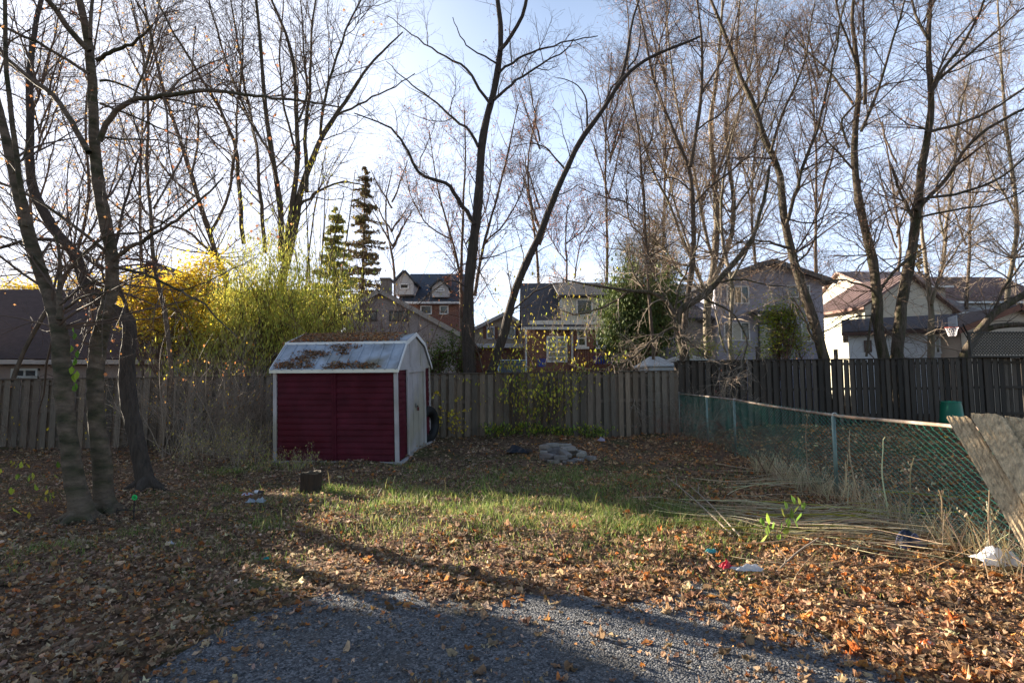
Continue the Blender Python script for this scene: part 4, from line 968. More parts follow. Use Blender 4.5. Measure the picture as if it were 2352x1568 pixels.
RUST = [(.36, .14, .08), (.30, .11, .07), (.42, .2, .1), (.28, .12, .09)]

# --- near trees at left
tree('maple_tree', 'thickest near tree trunk at left with limbs spreading both ways', 7.2,
     [([(241, 1168), (236, 1080), (222, 960), (216, 880), (225, 790), (250, 700), (262, 640), (258, 590), (244, 520), (228, 440), (218, 351), (214, 250), (212, 180), (205, 100), (190, 30), (182, 0)], 46, 20, .25)],
     [([(204, 351), (183, 309), (151, 257), (123, 218), (91, 193), (63, 179), (21, 137), (0, 116)], 17, 8, .6),
      ([(205, 170), (195, 162), (151, 137), (105, 109), (70, 88), (18, 67), (0, 60)], 9, 5, -.5),
      ([(205, 118), (192, 105), (165, 77), (141, 42), (109, 0)], 17, 11, -.3),
      ([(228, 325), (232, 313), (246, 278), (274, 243), (306, 230), (352, 223), (422, 214), (485, 206), (588, 221), (680, 231), (781, 246)], 16, 4, -.9),
      ([(306, 228), (330, 158), (355, 120), (352, 80), (351, 58), (322, 20), (310, 0)], 6, 3, -.3),
      ([(222, 138), (260, 116), (309, 100), (344, 67), (351, 58)], 12, 6, -.3),
      ([(228, 186), (274, 186), (316, 211), (383, 257), (429, 257), (470, 240)], 7, 2, .9),
      ([(230, 238), (281, 257), (341, 281), (439, 329), (510, 306), (545, 290)], 7, 2, .3),
      ([(258, 600), (292, 569), (338, 549), (381, 521), (404, 510), (467, 453), (513, 408)], 13, 4, -.2),
      ([(262, 614), (300, 618), (355, 637), (406, 666), (470, 696), (508, 739), (546, 775)], 9, 3, -.5),
      ([(406, 666), (460, 655), (520, 625), (590, 590)], 4, 2, .2),
      ([(141, 640), (165, 614), (193, 584), (229, 548), (254, 536), (330, 536), (361, 521), (420, 475), (500, 400)], 8, 3, -.4),
      ([(240, 575), (207, 551), (151, 503), (84, 460), (32, 432), (0, 418)], 10, 6, .4),
      ([(230, 315), (300, 322), (370, 320), (450, 345), (520, 380)], 6, 2, .6),
      ([(208, 90), (205, 40), (212, 0)], 10, 7, .1)],
     [(130, 1.7, .9, .12, .10, 7, 5), (900, .8, .8, .08, .14, 5, 3), (2600, .42, .8, .05, .15, 4, 3)],
     (420, .055, DRYTREE, MAPLE_LO), 'bark_near', 'twig', 101)
tree('maple_tree', 'leftmost near tree, its trunk forking below head height of the roof', 6.75,
     [([(188, 1178), (172, 1110), (156, 1010), (146, 900), (140, 800), (135, 735), (118, 690), (95, 630), (70, 551), (48, 470), (32, 400), (14, 316), (0, 264)], 50, 20, .3),
      ([(136, 735), (137, 700), (136, 650), (140, 600), (128, 540)], 15, 6, .1)],
     [([(58, 520), (46, 418), (28, 281), (14, 176), (10, 0)], 15, 7, -.4),
      ([(137, 700), (160, 680), (200, 650), (240, 640)], 6, 3, -.3),
      ([(150, 708), (190, 680), (245, 672), (275, 661)], 8, 3, -.5),
      ([(110, 620), (60, 560), (30, 545), (0, 540)], 6, 4, .3),
      ([(30, 400), (60, 350), (72, 300), (110, 270), (160, 240)], 5, 2, .4)],
     [(70, 1.5, .9, .1, .1, 7, 5), (420, .8, .8, .06, .14, 5, 3), (1300, .4, .8, .04, .15, 4, 3)],
     (160, .055, DRYTREE, MAPLE_LO), 'bark_near', 'twig', 102)
tree('maple_tree', 'crooked third trunk at left, bending sharply left above the fence', 8.4,
     [([(335, 1120), (326, 1060), (312, 1000), (296, 930), (290, 860), (294, 800), (303, 750), (296, 722), (270, 716), (240, 702), (215, 680), (196, 655), (188, 625), (182, 600), (160, 566), (128, 536), (108, 500), (91, 470), (72, 430), (66, 352), (70, 300), (67, 176), (80, 60), (95, 0)], 44, 8, 1.0)],
     [([(236, 618), (205, 596), (178, 576), (132, 551), (89, 546), (51, 551), (0, 571)], 13, 9, .5),
      ([(293, 720), (280, 680), (266, 640), (262, 560), (300, 420), (330, 330), (296, 250)], 10, 4, .5)],
     [(60, 1.7, .9, .1, .1, 7, 5), (360, .9, .8, .06, .14, 5, 3), (1100, .45, .8, .04, .15, 4, 3)],
     (160, .055, DRYTREE, MAPLE_LO), 'bark_dark', 'twig', 103)
LV1 = lambda a, b, c, s=1.0: [(a, 2.8 * s, .80, .10, .12, 7, 4), (b, 1.4 * s, .85, .04, .16, 5, 3), (int(c * 1.1), .7 * s, .9, .02, .20, 4, 3)]
for i, (pts, w) in enumerate((([(20, 900), (60, 780), (120, 700), (190, 560), (210, 420), (190, 280), (215, 120), (235, 0)], 11), ([(395, 860), (380, 700), (345, 600), (352, 480), (330, 400), (345, 280), (330, 120), (300, 0)], 12))):
    tree('young_tree', ('thin bare tree rising behind the leftmost near trunk', 'thin tree with hanging orange leaves behind the thickest near trunk')[i], 14.2 if i == 0 else 13.2, [(pts, w, 3, .5)], [([pts[3], (pts[3][0] + 70, pts[3][1] - 120), (pts[3][0] + 100, pts[3][1] - 300)], 6, 2, .5), ([pts[4], (pts[4][0] - 60, pts[4][1] - 130), (pts[4][0] - 90, pts[4][1] - 260)], 5, 2, .5)],
         [(60, 2.6, .7, .14, .09, 7, 4), (500, 1.3, .7, .08, .12, 5, 3), (1800, .6, .7, .04, .14, 4, 3)], (700, .06, [(.55, .36, .16), (.5, .3, .12), (.6, .42, .22)], MAPLE_LO), 'bark_brown', 'twig_red', 110 + i)
# --- many stemmed tree behind the willow
tree('maple_tree', 'tall many stemmed bare tree fanning out behind the yellow green willow', 21,
     [([(648, 640), (660, 590), (672, 551), (693, 422), (725, 351), (739, 309), (771, 267), (799, 225), (848, 148), (925, 74)], 27, 4, 1),
      ([(646, 600), (648, 485), (623, 352), (609, 246), (599, 105), (588, 0)], 20, 8, -1),
      ([(660, 590), (662, 527), (686, 369), (681, 281), (679, 211), (676, 141), (655, 70), (623, 0)], 20, 7, .5)],
     [([(704, 440), (700, 316), (711, 211), (714, 105), (725, 0)], 13, 5, 1), ([(736, 310), (746, 211), (771, 141), (799, 53), (827, 0)], 10, 4, -1),
      ([(771, 267), (852, 225), (904, 200), (953, 169)], 8, 3, .5), ([(690, 470), (722, 446), (757, 425), (799, 415), (850, 430)], 10, 3, .5),
      ([(609, 580), (609, 551), (595, 422), (588, 316), (560, 200), (540, 60), (530, 0)], 13, 5, 1), ([(560, 560), (541, 316), (503, 246), (439, 141), (387, 53), (360, 0)], 14, 4, -1),
      ([(623, 352), (575, 280), (520, 150), (490, 40), (480, 0)], 8, 4, -1), ([(684, 281), (712, 225), (700, 130), (690, 0)], 7, 3, 1), ([(686, 369), (650, 250), (640, 120), (650, 0)], 8, 4, 1)],
     LV1(230, 1900, 7500, 1.15), (500, .06, DRYTREE, MAPLE_LO), 'bark', 'twig', 120)
tree('maple_tree', 'slender bare tree left of the many stemmed one, half hidden by twigs', 20,
     [([(520, 640), (500, 600), (485, 551), (457, 457), (420, 340), (376, 211), (350, 100), (330, 0)], 17, 5, 1)],
     [([(480, 540), (520, 470), (540, 380), (545, 250), (560, 130), (555, 0)], 9, 3, 1), ([(457, 457), (400, 420), (340, 330), (290, 260)], 7, 3, -1), ([(440, 400), (460, 300), (440, 190), (450, 60)], 7, 3, .5), ([(500, 600), (450, 540), (400, 520), (340, 500), (290, 430)], 9, 3, .5)],
     LV1(150, 1200, 4200, 1.1), (700, .06, [(.55, .36, .16), (.5, .3, .12), (.6, .42, .22)], MAPLE_LO), 'bark_brown', 'twig', 121)
# --- forked pair in the centre
tree('maple_tree', 'tall dark trunk in the middle, forked at its foot by the fence', 15.9,
     [([(1082, 992), (1081, 930), (1079, 870), (1075, 760), (1077, 640), (1095, 500), (1103, 400), (1104, 330), (1118, 270), (1130, 228), (1142, 180), (1150, 120), (1152, 60), (1143, 0)], 37, 13, .4),
      ([(1100, 992), (1108, 940), (1130, 850), (1160, 760), (1178, 680), (1205, 610), (1236, 551), (1267, 467), (1299, 394), (1324, 337), (1352, 295), (1387, 253), (1422, 190), (1443, 165), (1492, 130), (1559, 105), (1608, 84)], 28, 6, -.8)],
     [([(1090, 515), (1059, 471), (1034, 422), (1003, 411), (964, 408), (939, 352), (904, 292), (813, 260)], 13, 3, -1), ([(1098, 337), (1077, 292), (1034, 271), (1006, 236), (954, 204), (887, 141)], 9, 2, .8),
      ([(1126, 239), (1094, 197), (1073, 151), (1024, 134), (940, 74), (887, 35)], 9, 2, .8), ([(1144, 150), (1115, 128), (1085, 120), (1060, 90), (1040, 40)], 6, 2, -.6),
      ([(1147, 118), (1176, 88), (1197, 46), (1211, 7), (1212, 0)], 12, 8, -.3), ([(1146, 168), (1176, 141), (1229, 116), (1310, 93), (1373, 83)], 8, 3, .7),
      ([(1134, 230), (1186, 183), (1246, 144), (1302, 116), (1318, 90)], 9, 3, .5), ([(1427, 180), (1446, 98), (1453, 35), (1467, 0)], 9, 4, .6), ([(1383, 255), (1404, 200), (1436, 168)], 7, 4, .2),
      ([(1298, 390), (1260, 344), (1229, 327), (1176, 337)], 6, 2, .8), ([(1348, 292), (1348, 228), (1323, 186), (1281, 179)], 6, 2, -.7), ([(1440, 160), (1470, 118), (1470, 60)], 6, 3, -.4),
      ([(1077, 660), (1040, 640), (1000, 660), (960, 700)], 4, 2, -.5), ([(1165, 730), (1200, 690), (1240, 660), (1290, 650)], 6, 2, -.5)],
     [(130, 1.7, .8, .05, .16, 7, 4), (800, .9, .8, .03, .2, 5, 3), (2800, .45, .85, .02, .2, 4, 3)], (240, .06, RUST, MAPLE_LO), 'bark_dark', 'twig', 130)
tree('maple_tree', 'bare tree with small red leaves just left of the central dark trunk', 24,
     [([(1062, 800), (1060, 700), (1058, 600), (1062, 551), (1064, 450), (1070, 360), (1066, 250)], 12, 3, 1), ([(1058, 640), (1040, 551), (1010, 460), (1000, 400), (985, 300)], 8, 2, .5), ([(1090, 680), (1110, 560), (1140, 460), (1165, 360), (1190, 240)], 10, 3, -1)],
     [([(1070, 560), (1100, 520), (1130, 440), (1120, 330)], 5, 2, 1), ([(1110, 560), (1160, 520), (1200, 440), (1220, 340)], 6, 2, .5), ([(1040, 551), (980, 520), (940, 450), (930, 380)], 5, 2, .5)],
     [(130, 2.5, .75, .10, .1, 7, 4), (1100, 1.3, .8, .05, .15, 5, 3), (4200, .65, .9, .03, .18, 4, 3)], (2300, .075, RUST + [(.5, .28, .16)], MAPLE_LO), 'bark_brown', 'twig_red', 131)
tree('maple_tree', 'small rusty leaved tree behind the brick house', 38,
     [([(1300, 700), (1302, 600), (1298, 520), (1305, 470)], 7, 3, 0), ([(1320, 640), (1330, 560), (1370, 500)], 4, 2, 0)], [([(1300, 600), (1270, 560), (1250, 510)], 4, 2, 1), ([(1300, 560), (1340, 530), (1360, 490)], 4, 2, -1)],
     [(110, 3, .7, .12, .08, 6, 3), (800, 1.6, .7, .1, .1, 5, 3), (2600, .8, .7, .05, .12, 4, 3)], (1500, .12, RUST + [(.5, .2, .08)], MAPLE_LO), 'bark_brown', 'twig_red', 132)
# --- tangle right of centre
tree('maple_tree', 'bare dark tree with two ascending leaders right of the centre', 18.5,
     [([(1568, 824), (1570, 760), (1580, 690), (1592, 600), (1594, 551), (1591, 440), (1585, 383), (1559, 334), (1527, 253), (1503, 193), (1489, 123), (1468, 18), (1462, 0)], 20, 4, .8), ([(1585, 383), (1601, 299), (1612, 211), (1615, 105), (1601, 0)], 12, 5, -1)],
     [([(1527, 253), (1496, 170), (1520, 90), (1540, 0)], 6, 3, .5), ([(1612, 211), (1660, 140), (1690, 60), (1700, 0)], 7, 3, 1), ([(1594, 470), (1640, 420), (1700, 380), (1760, 300), (1810, 230)], 7, 2, -1), ([(1590, 440), (1540, 400), (1500, 420), (1450, 400)], 6, 2, 1), ([(1601, 299), (1660, 260), (1720, 180), (1776, 80)], 6, 2, .5)],
     LV1(150, 1200, 4200, .85), (500, .06, RUST, MAPLE_LO), 'bark_brown', 'twig', 140)
tree('maple_tree', 'slim wavy bare trunk between the leaning trunk and the dark leaders', 19,
     [([(1500, 790), (1492, 700), (1486, 620), (1482, 551), (1482, 475), (1471, 369), (1468, 306), (1457, 246), (1440, 180), (1446, 60), (1440, 0)], 10, 3, .6)],
     [([(1482, 551), (1440, 510), (1438, 400), (1462, 330)], 5, 2, -.5), ([(1470, 360), (1500, 330), (1500, 250), (1520, 160)], 5, 2, .5), ([(1482, 500), (1430, 460), (1370, 450), (1330, 430)], 5, 2, .8)],
     LV1(120, 950, 3200, .8), (350, .06, RUST, MAPLE_LO), 'bark_brown', 'twig', 141)
tree('maple_tree', 'large pale barked tree with many upright stems behind the grey house corner', 24,
     [([(1628, 824), (1624, 760), (1622, 700), (1636, 640), (1648, 540), (1647, 510), (1636, 352), (1629, 281), (1650, 160), (1660, 0)], 26, 6, 1),
      ([(1630, 700), (1600, 620), (1570, 560), (1545, 480), (1500, 400), (1470, 300), (1440, 200)], 12, 3, -1), ([(1640, 640), (1680, 560), (1690, 480), (1670, 352), (1666, 250), (1690, 120), (1700, 0)], 16, 5, .5)],
     [([(1640, 600), (1610, 500), (1600, 400), (1560, 280), (1540, 150), (1530, 0)], 11, 4, 1), ([(1648, 520), (1640, 400), (1700, 260), (1730, 130), (1740, 0)], 10, 4, -1), ([(1625, 680), (1570, 640), (1520, 560), (1440, 500), (1380, 470)], 8, 3, 1), ([(1690, 480), (1740, 400), (1770, 300), (1800, 200)], 7, 3, -1), ([(1600, 620), (1560, 500), (1530, 400), (1510, 250)], 7, 3, 1)],
     LV1(300, 2500, 9500, 1.15), (700, .075, DRYTREE, MAPLE_LO), 'bark_pale', 'twig_pale', 142)
tree('crab_apple_tree', 'gnarled low tree with twisted limbs overhanging the grey fence', 16.9,
     [([(1575, 830), (1572, 800), (1556, 760), (1548, 720), (1568, 705), (1613, 683), (1646, 648), (1681, 609), (1727, 554), (1737, 521), (1760, 440), (1768, 380)], 24, 7, .6),
      ([(1548, 722), (1526, 680), (1481, 668), (1440, 668), (1400, 660), (1354, 655), (1290, 640)], 13, 3, -1)],
     [([(1445, 670), (1430, 683), (1392, 703), (1328, 724), (1290, 716), (1262, 700)], 7, 2, -1), ([(1556, 750), (1520, 760), (1480, 800), (1440, 830), (1380, 850), (1330, 850)], 7, 2, -1.2), ([(1480, 668), (1450, 620), (1440, 580), (1410, 540)], 6, 2, .5),
      ([(1613, 683), (1650, 700), (1690, 720), (1720, 780), (1700, 850), (1690, 920)], 6, 2, -1.4), ([(1560, 760), (1600, 800), (1640, 830), (1665, 880), (1700, 930)], 5, 2, -1.4), ([(1646, 648), (1700, 640), (1760, 655), (1830, 660)], 6, 2, -.5),
      ([(1500, 780), (1470, 830), (1450, 900), (1470, 960)], 5, 2, -1.2), ([(1526, 680), (1500, 620), (1470, 600), (1450, 560)], 5, 2, .3), ([(1548, 722), (1560, 650), (1590, 600), (1610, 520)], 7, 3, -.3)],
     [(190, 1.2, .9, -.06, .22, 7, 4), (1300, .6, .9, -.04, .25, 5, 3), (3300, .32, .9, 0, .25, 4, 3)], (160, .045, RUST, OVAL), 'bark', 'twig_pale', 143, twr=1.25)
tree('young_tree', 'slender straight pale trunk in front of the grey house windows', 20,
     [([(1681, 822), (1674, 795), (1679, 724), (1684, 642), (1666, 592), (1658, 541), (1655, 480), (1665, 380), (1700, 250)], 14, 4, .5)], [([(1681, 640), (1720, 570), (1750, 500), (1790, 420)], 8, 3, -.5), ([(1668, 810), (1655, 780), (1640, 700), (1610, 640)], 7, 3, .5), ([(1658, 541), (1640, 480), (1610, 400)], 5, 2, .5)],
     LV1(80, 500, 1600, .7), None, 'bark_pale', 'twig_pale', 144)
tree('maple_tree', 'leaning bare trunk in front of the yellow green shrub', 19.2,
     [([(1893, 824), (1878, 762), (1860, 711), (1840, 653), (1822, 597), (1810, 546), (1800, 500), (1792, 387), (1771, 351), (1759, 334), (1738, 253), (1703, 183), (1661, 70), (1633, 0)], 30, 7, .6)],
     [([(1805, 520), (1830, 440), (1850, 360), (1880, 300), (1900, 200), (1930, 60), (1940, 0)], 12, 4, -1), ([(1815, 570), (1780, 560), (1730, 550), (1680, 560)], 9, 3, .5), ([(1770, 350), (1800, 250), (1850, 150), (1870, 0)], 9, 3, .8), ([(1822, 610), (1860, 580), (1900, 470), (1920, 420)], 7, 2, .8), ([(1885, 800), (1860, 770), (1840, 710), (1810, 680)], 8, 3, -.3), ([(1800, 500), (1860, 520), (1920, 480), (1960, 500)], 5, 2, -.8), ([(1738, 253), (1790, 150), (1810, 60)], 7, 3, -.5)],
     LV1(170, 1400, 5200, .95), (420, .065, RUST + DRYTREE, MAPLE_LO), 'bark', 'twig', 145)
tree('maple_tree', 'left trunk of the twin trees growing in a V behind the dark fence', 19.5,
     [([(2030, 822), (2015, 749), (2015, 673), (2008, 609), (1992, 546), (1980, 500), (1975, 475), (1961, 387), (1964, 281), (1975, 211), (1964, 105), (1954, 53), (1961, 0)], 31, 8, .6)],
     [([(1978, 302), (2003, 246), (2038, 141), (2080, 0)], 10, 4, -.8), ([(1950, 340), (1925, 281), (1961, 239), (2017, 197), (2090, 183), (2128, 183)], 8, 3, .5), ([(1960, 240), (1915, 170), (1850, 120), (1800, 50)], 8, 3, 1), ([(1968, 150), (1935, 60), (1920, 0)], 8, 4, -.5), ([(1985, 240), (1985, 105), (1982, 0)], 8, 4, .5),
      ([(2018, 690), (2003, 660), (1960, 650), (1930, 640), (1880, 648)], 8, 3, -.4), ([(1960, 390), (1900, 320), (1860, 250)], 7, 3, -.5), ([(2003, 724), (1960, 725), (1900, 760), (1840, 790)], 5, 2, -.6)],
     LV1(170, 1300, 4600, .95), (380, .07, RUST + DRYTREE, MAPLE_LO), 'bark', 'twig', 146)
tree('maple_tree', 'right trunk of the twin trees, with long limbs reaching up to the right', 19.8,
     [([(2060, 822), (2066, 749), (2074, 673), (2092, 597), (2102, 521), (2108, 457), (2119, 369), (2137, 281), (2140, 211), (2133, 158), (2133, 70), (2137, 0)], 34, 10, .6)],
     [([(2138, 215), (2144, 197), (2179, 141), (2217, 95), (2256, 18), (2262, 0)], 11, 5, -.8), ([(2126, 305), (2144, 299), (2231, 278), (2291, 246), (2352, 204)], 10, 5, .5), ([(2106, 485), (2130, 455), (2175, 415), (2221, 327), (2291, 281), (2352, 250)], 13, 6, -1), ([(2106, 460), (2180, 448), (2256, 432), (2312, 404), (2352, 365)], 9, 5, -.5),
      ([(2096, 500), (2094, 492), (2066, 439), (2049, 383)], 9, 6, .4), ([(2095, 585), (2043, 635), (2018, 673), (2003, 724), (1990, 818)], 10, 7, -.4), ([(2140, 205), (2170, 120), (2240, 40), (2280, 0)], 8, 4, 1), ([(2150, 190), (2230, 120), (2300, 60), (2352, 20)], 9, 4, .5), ([(2133, 90), (2105, 50), (2095, 0)], 9, 5, 1), ([(2110, 500), (2200, 480), (2290, 470), (2352, 440)], 7, 3, -1), ([(2130, 300), (2080, 285), (2030, 240)], 5, 2, -.5)],
     LV1(230, 1800, 6400, 1.0), (650, .075, RUST + DRYTREE, MAPLE_LO), 'bark', 'twig', 147)
tree('maple_tree', 'pale barked tree beside the low white bungalow', 22.5,
     [([(2138, 822), (2139, 740), (2137, 680), (2130, 640), (2125, 590), (2115, 520), (2120, 430)], 19, 5, .5), ([(2139, 700), (2152, 650), (2170, 610), (2172, 521), (2190, 400), (2200, 280), (2230, 150)], 11, 4, .5)],
     [([(2165, 620), (2200, 570), (2240, 520), (2280, 500)], 6, 3, -.6), ([(2172, 560), (2150, 480), (2160, 380), (2140, 260)], 6, 2, .8)],
     LV1(120, 900, 3400, .9), (200, .07, DRYTREE, MAPLE_LO), 'bark_pale', 'twig_pale', 148)
tree('maple_tree', 'pale bare tree near the right edge rising over the gabled wing', 24,
     [([(2304, 830), (2310, 762), (2315, 648), (2333, 571), (2338, 521), (2330, 420), (2310, 300), (2300, 150), (2290, 0)], 15, 5, .5)],
     [([(2325, 600), (2352, 560), (2400, 500)], 7, 4, .5), ([(2335, 500), (2290, 420), (2260, 330), (2240, 230)], 6, 2, .5), ([(2316, 640), (2260, 600), (2200, 570), (2170, 590)], 5, 2, .5)],
     LV1(150, 1200, 4300, 1.1), (200, .07, DRYTREE, MAPLE_LO), 'bark_pale', 'twig_pale', 149)
tree('maple_tree', 'massive limb leaning in from the right edge above the lattice', 21,
     [([(2212, 822), (2216, 810), (2244, 764), (2285, 711), (2323, 693), (2352, 678), (2480, 600)], 26, 20, -.5), ([(2240, 772), (2262, 752), (2290, 744), (2352, 746), (2440, 750)], 17, 14, -.8)], [([(2285, 708), (2300, 660), (2330, 630), (2380, 560)], 8, 4, 1)],
     LV1(40, 260, 900, .8), None, 'bark', 'twig', 150)
# distant trees that fill the skyline
def backtree(i, px, py, Y, hpx, lab, n=1.0, bark='bark_brown', twig='twig', lf=None, spread=60):
    rng = np.random.default_rng(300 + i); x = px; tp = [(px, 822), (px + rng.normal(0, 8), (822 + py) / 2), (px + rng.normal(0, 12), py)]
    y = py; trunk = [tp[0], tp[1], tp[2], (px + rng.normal(0, 14), py - hpx * .5), (px + rng.normal(0, 20), py - hpx)]
    limbs = []
    for k in range(7):
        f = rng.uniform(0, .75); bx, by = px, py - hpx * f; s = rng.choice([-1, 1]); r_ = spread * rng.uniform(.5, 1.2)
        limbs.append(([(bx, by + 10), (bx + s * r_ * .4, by - hpx * .16), (bx + s * r_ * .8, by - hpx * rng.uniform(.3, .5))], 6, 2, rng.uniform(-2, 2)))
    tree('bare_tree', lab, Y, [(trunk, 11, 3, .5)], limbs, [(int(130 * n), 3.4, .75, .12, .1, 6, 3), (int(900 * n), 1.7, .8, .06, .14, 5, 3), (int(3200 * n), .85, .85, .03, .17, 4, 3)], lf, bark, twig, 400 + i, group='bare trees on the skyline')
backtree(0, 330, 470, 34, 420, 'distant bare tree above the dark gabled house', 1.2, lf=(900, .1, [(.5, .33, .14), (.58, .4, .18)], MAPLE_LO), spread=90)
backtree(1, 90, 520, 30, 460, 'distant bare tree above the long dark roof at far left', 1.0, lf=(700, .1, [(.5, .33, .14), (.58, .4, .18)], MAPLE_LO), spread=90)
backtree(2, 1240, 560, 42, 330, 'distant bare tree between the leaning trunk and the central tree', .8, lf=(300, .1, RUST, MAPLE_LO))
backtree(3, 1400, 540, 40, 420, 'distant bare tree over the dark green cedar', 1.1, lf=(900, .1, RUST, MAPLE_LO), spread=80)
backtree(4, 1530, 480, 32, 470, 'distant bare tree behind the slim wavy trunk', 1.3, lf=(900, .09, RUST, MAPLE_LO), spread=80)
backtree(5, 1730, 480, 34, 470, 'distant bare tree above the ridge of the grey house', 1.3, twig='twig_pale', lf=(500, .09, RUST, MAPLE_LO), spread=90)
backtree(6, 1880, 520, 38, 480, 'distant bare tree between the leaning trunk and the twin trees', 1.0, lf=(500, .09, RUST, MAPLE_LO), spread=80)
backtree(7, 2220, 560, 36, 380, 'distant bare tree above the brown hipped roof', 1.0, twig='twig_pale', lf=(250, .09, RUST, MAPLE_LO), spread=80)
backtree(8, 900, 590, 44, 200, 'low distant bare tree right of the spruces', .5)
backtree(9, 2060, 580, 42, 300, 'distant bare tree behind the brown ribbed roof', .6, twig='twig_pale')

# ------------------------------------------------------------ conifers
def spruce(label, px, pyb, pyt, Y, wpx, seed, pal, dens=1.0):
    rng = np.random.default_rng(seed); b = P(px, pyb, Y); top = P(px, pyt, Y); H = top[2]; t = thing('spruce_tree', label, 'tree', (b[0], Y, .1)); mb = MB()
    ring_tubes(mb, [(b[0], Y, 0), (b[0], Y, H * .5), (b[0], Y, H)], [.16, .1, .02], 7); mb.build('trunk', M['bark_dark'], t)
    mb = MB(); lf = MB(); n = int(170 * dens); R_ = wpx / 2 * Y / FPX; z0 = 1.5; Ps = []
    for i in range(n):
        f = (i + rng.random()) / n; z = z0 + (H - z0) * (round(f * 17) / 17 * .6 + f * .4) + rng.normal(0, .13); L = R_ * (1 - f) ** .75 * rng.uniform(.35, 1.3) + .15; a = i * 2.4 + rng.normal(0, .3); k = np.linspace(0, 1, 6)
        q = np.stack([b[0] + np.cos(a) * L * k, Y + np.sin(a) * L * k, z + .10 * L * k - .30 * L * k ** 2 + .18 * L * k ** 3], -1); Ps.append(q)
        m = int(40 * L * dens) + 10; kk = rng.random(m) ** .8; base = np.stack([np.interp(kk, k, q[:, j]) for j in range(3)], -1); w = .20 * L * (1 - kk * .5)
        base += np.stack([-np.sin(a) * rng.normal(0, 1, m) * w, np.cos(a) * rng.normal(0, 1, m) * w, -np.abs(rng.normal(0, .06, m))], -1)
        leaves(lf, rng, base, rng.uniform(.15, .30, m), pick(rng, pal, m, .25), SLIM if rng.random() < .4 else OVAL, tilt=.5, curl=.4, hang=rng.random() < .5)
    Ps = np.array(Ps); ring_tubes(mb, Ps, np.repeat(np.linspace(.035, .008, 6)[None], len(Ps), 0), 4); mb.build('branches', M['twig'], t); lf.build('needles', M['needle'], t)
spruce('dark brownish spruce with drooping tiers right of the willow', 832, 700, 385, 30, 200, 501, [(.17, .15, .08), (.2, .15, .09), (.12, .12, .07), (.24, .17, .10)])
spruce('olive green spruce just left of the dark spruce', 765, 720, 480, 27, 190, 502, [(.34, .34, .10), (.26, .29, .09), (.42, .38, .12), (.2, .23, .08)])
spruce('small spruce seen between the twin trunks and the pale tree', 2116, 700, 545, 44, 60, 503, [(.16, .13, .06), (.12, .10, .05)], .8)
def blob_tree(name, label, cat, Y, blobs, n, size, pal, seed, tmpl=OVAL, hang=False, trunkpx=None, dz=.8, matn='leaf', clump=1.0):
    """crown of leaf clumps spread through several lobes traced in the photo"""
    rng = np.random.default_rng(seed); c0 = P(blobs[0][0], blobs[0][1], Y); t = thing(name, label, cat, (c0[0], Y, .1)); A = np.array([b[2] * b[3] for b in blobs], float)
    mb = MB(); base = P(trunkpx or blobs[0][0], 822, Y)
    Ps = []
    for b in blobs:
        c = P(b[0], b[1], Y); g = np.array([base[0] + rng.normal(0, .25), Y + rng.normal(0, .2), .0]); Ps.append(resample([g, (g + c) / 2 + rng.normal(0, .2, 3), c, c + np.array([rng.normal(0, .3), 0, b[3] * Y / FPX * .25])], 9))
    Ps = np.array(Ps); R0 = np.repeat(np.linspace(.055, .012, 9)[None], len(Ps), 0); ring_tubes(mb, Ps, R0, 5); mb.build('trunk', M['bark_brown'], t)
    nc = int(n / 24 / clump); bi = rng.choice(len(blobs), nc, p=A / A.sum()); B = np.array(blobs, float)[bi]
    d = rng.normal(size=(nc, 3)); d /= np.linalg.norm(d, axis=1, keepdims=True); d *= (rng.random((nc, 1)) ** .45)
    C_ = np.array([P(x, y, Y) for x, y in B[:, :2]]); s = Y / FPX; C_ = C_ + d * np.stack([B[:, 2] * s, np.maximum(B[:, 2], B[:, 3]) * s * dz, B[:, 3] * s], -1)
    tw = MB(); st = Ps[bi % len(Ps), rng.integers(4, 9, nc)]; q = np.stack([st, (st + C_) / 2 + rng.normal(0, .1, (nc, 3)), C_], 1); ring_tubes(tw, q, np.repeat(np.array([[.014, .008, .004]]) * max(1, Y / 16), nc, 0), 3); tw.build('twigs', M['twig_red'], t)
    i = rng.integers(0, nc, n); sp_ = size * 2.6 * clump; off = rng.normal(size=(n, 3)) * sp_ * np.array([1, 1, 1.6 if hang else .9]); pos = C_[i] + off; pos[:, 2] = np.maximum(pos[:, 2], .1)
    cc = pick(rng, pal, nc, .15)[i] * .5 + pick(rng, pal, n, .25) * .5
    lf = MB(); leaves(lf, rng, pos, size * rng.uniform(.6, 1.4, n), cc, tmpl, tilt=.6, curl=.3, hang=hang); lf.build('leaves', M[matn], t)
    return t
blob_tree('cedar_tree', 'dark green cedar hanging in front of the brick house', 'tree', 24, [(1445, 740, 55, 60), (1415, 760, 30, 40), (1500, 745, 45, 60), (1450, 680, 50, 50), (1530, 700, 30, 60), (1440, 790, 35, 20)], 15000, .14, GREEN, 510, OVAL, True, 1470, .7, 'needle')
blob_tree('pine_tree', 'pale olive pine rising behind the dark cedar', 'tree', 32, [(1455, 620, 55, 40), (1490, 570, 65, 35), (1510, 520, 45, 30), (1440, 580, 30, 25), (1540, 600, 40, 40)], 11000, .16, [(.17, .20, .06), (.22, .24, .08), (.12, .15, .05), (.10, .14, .04)], 511, SLIM, False, 1480, .7, 'needle')
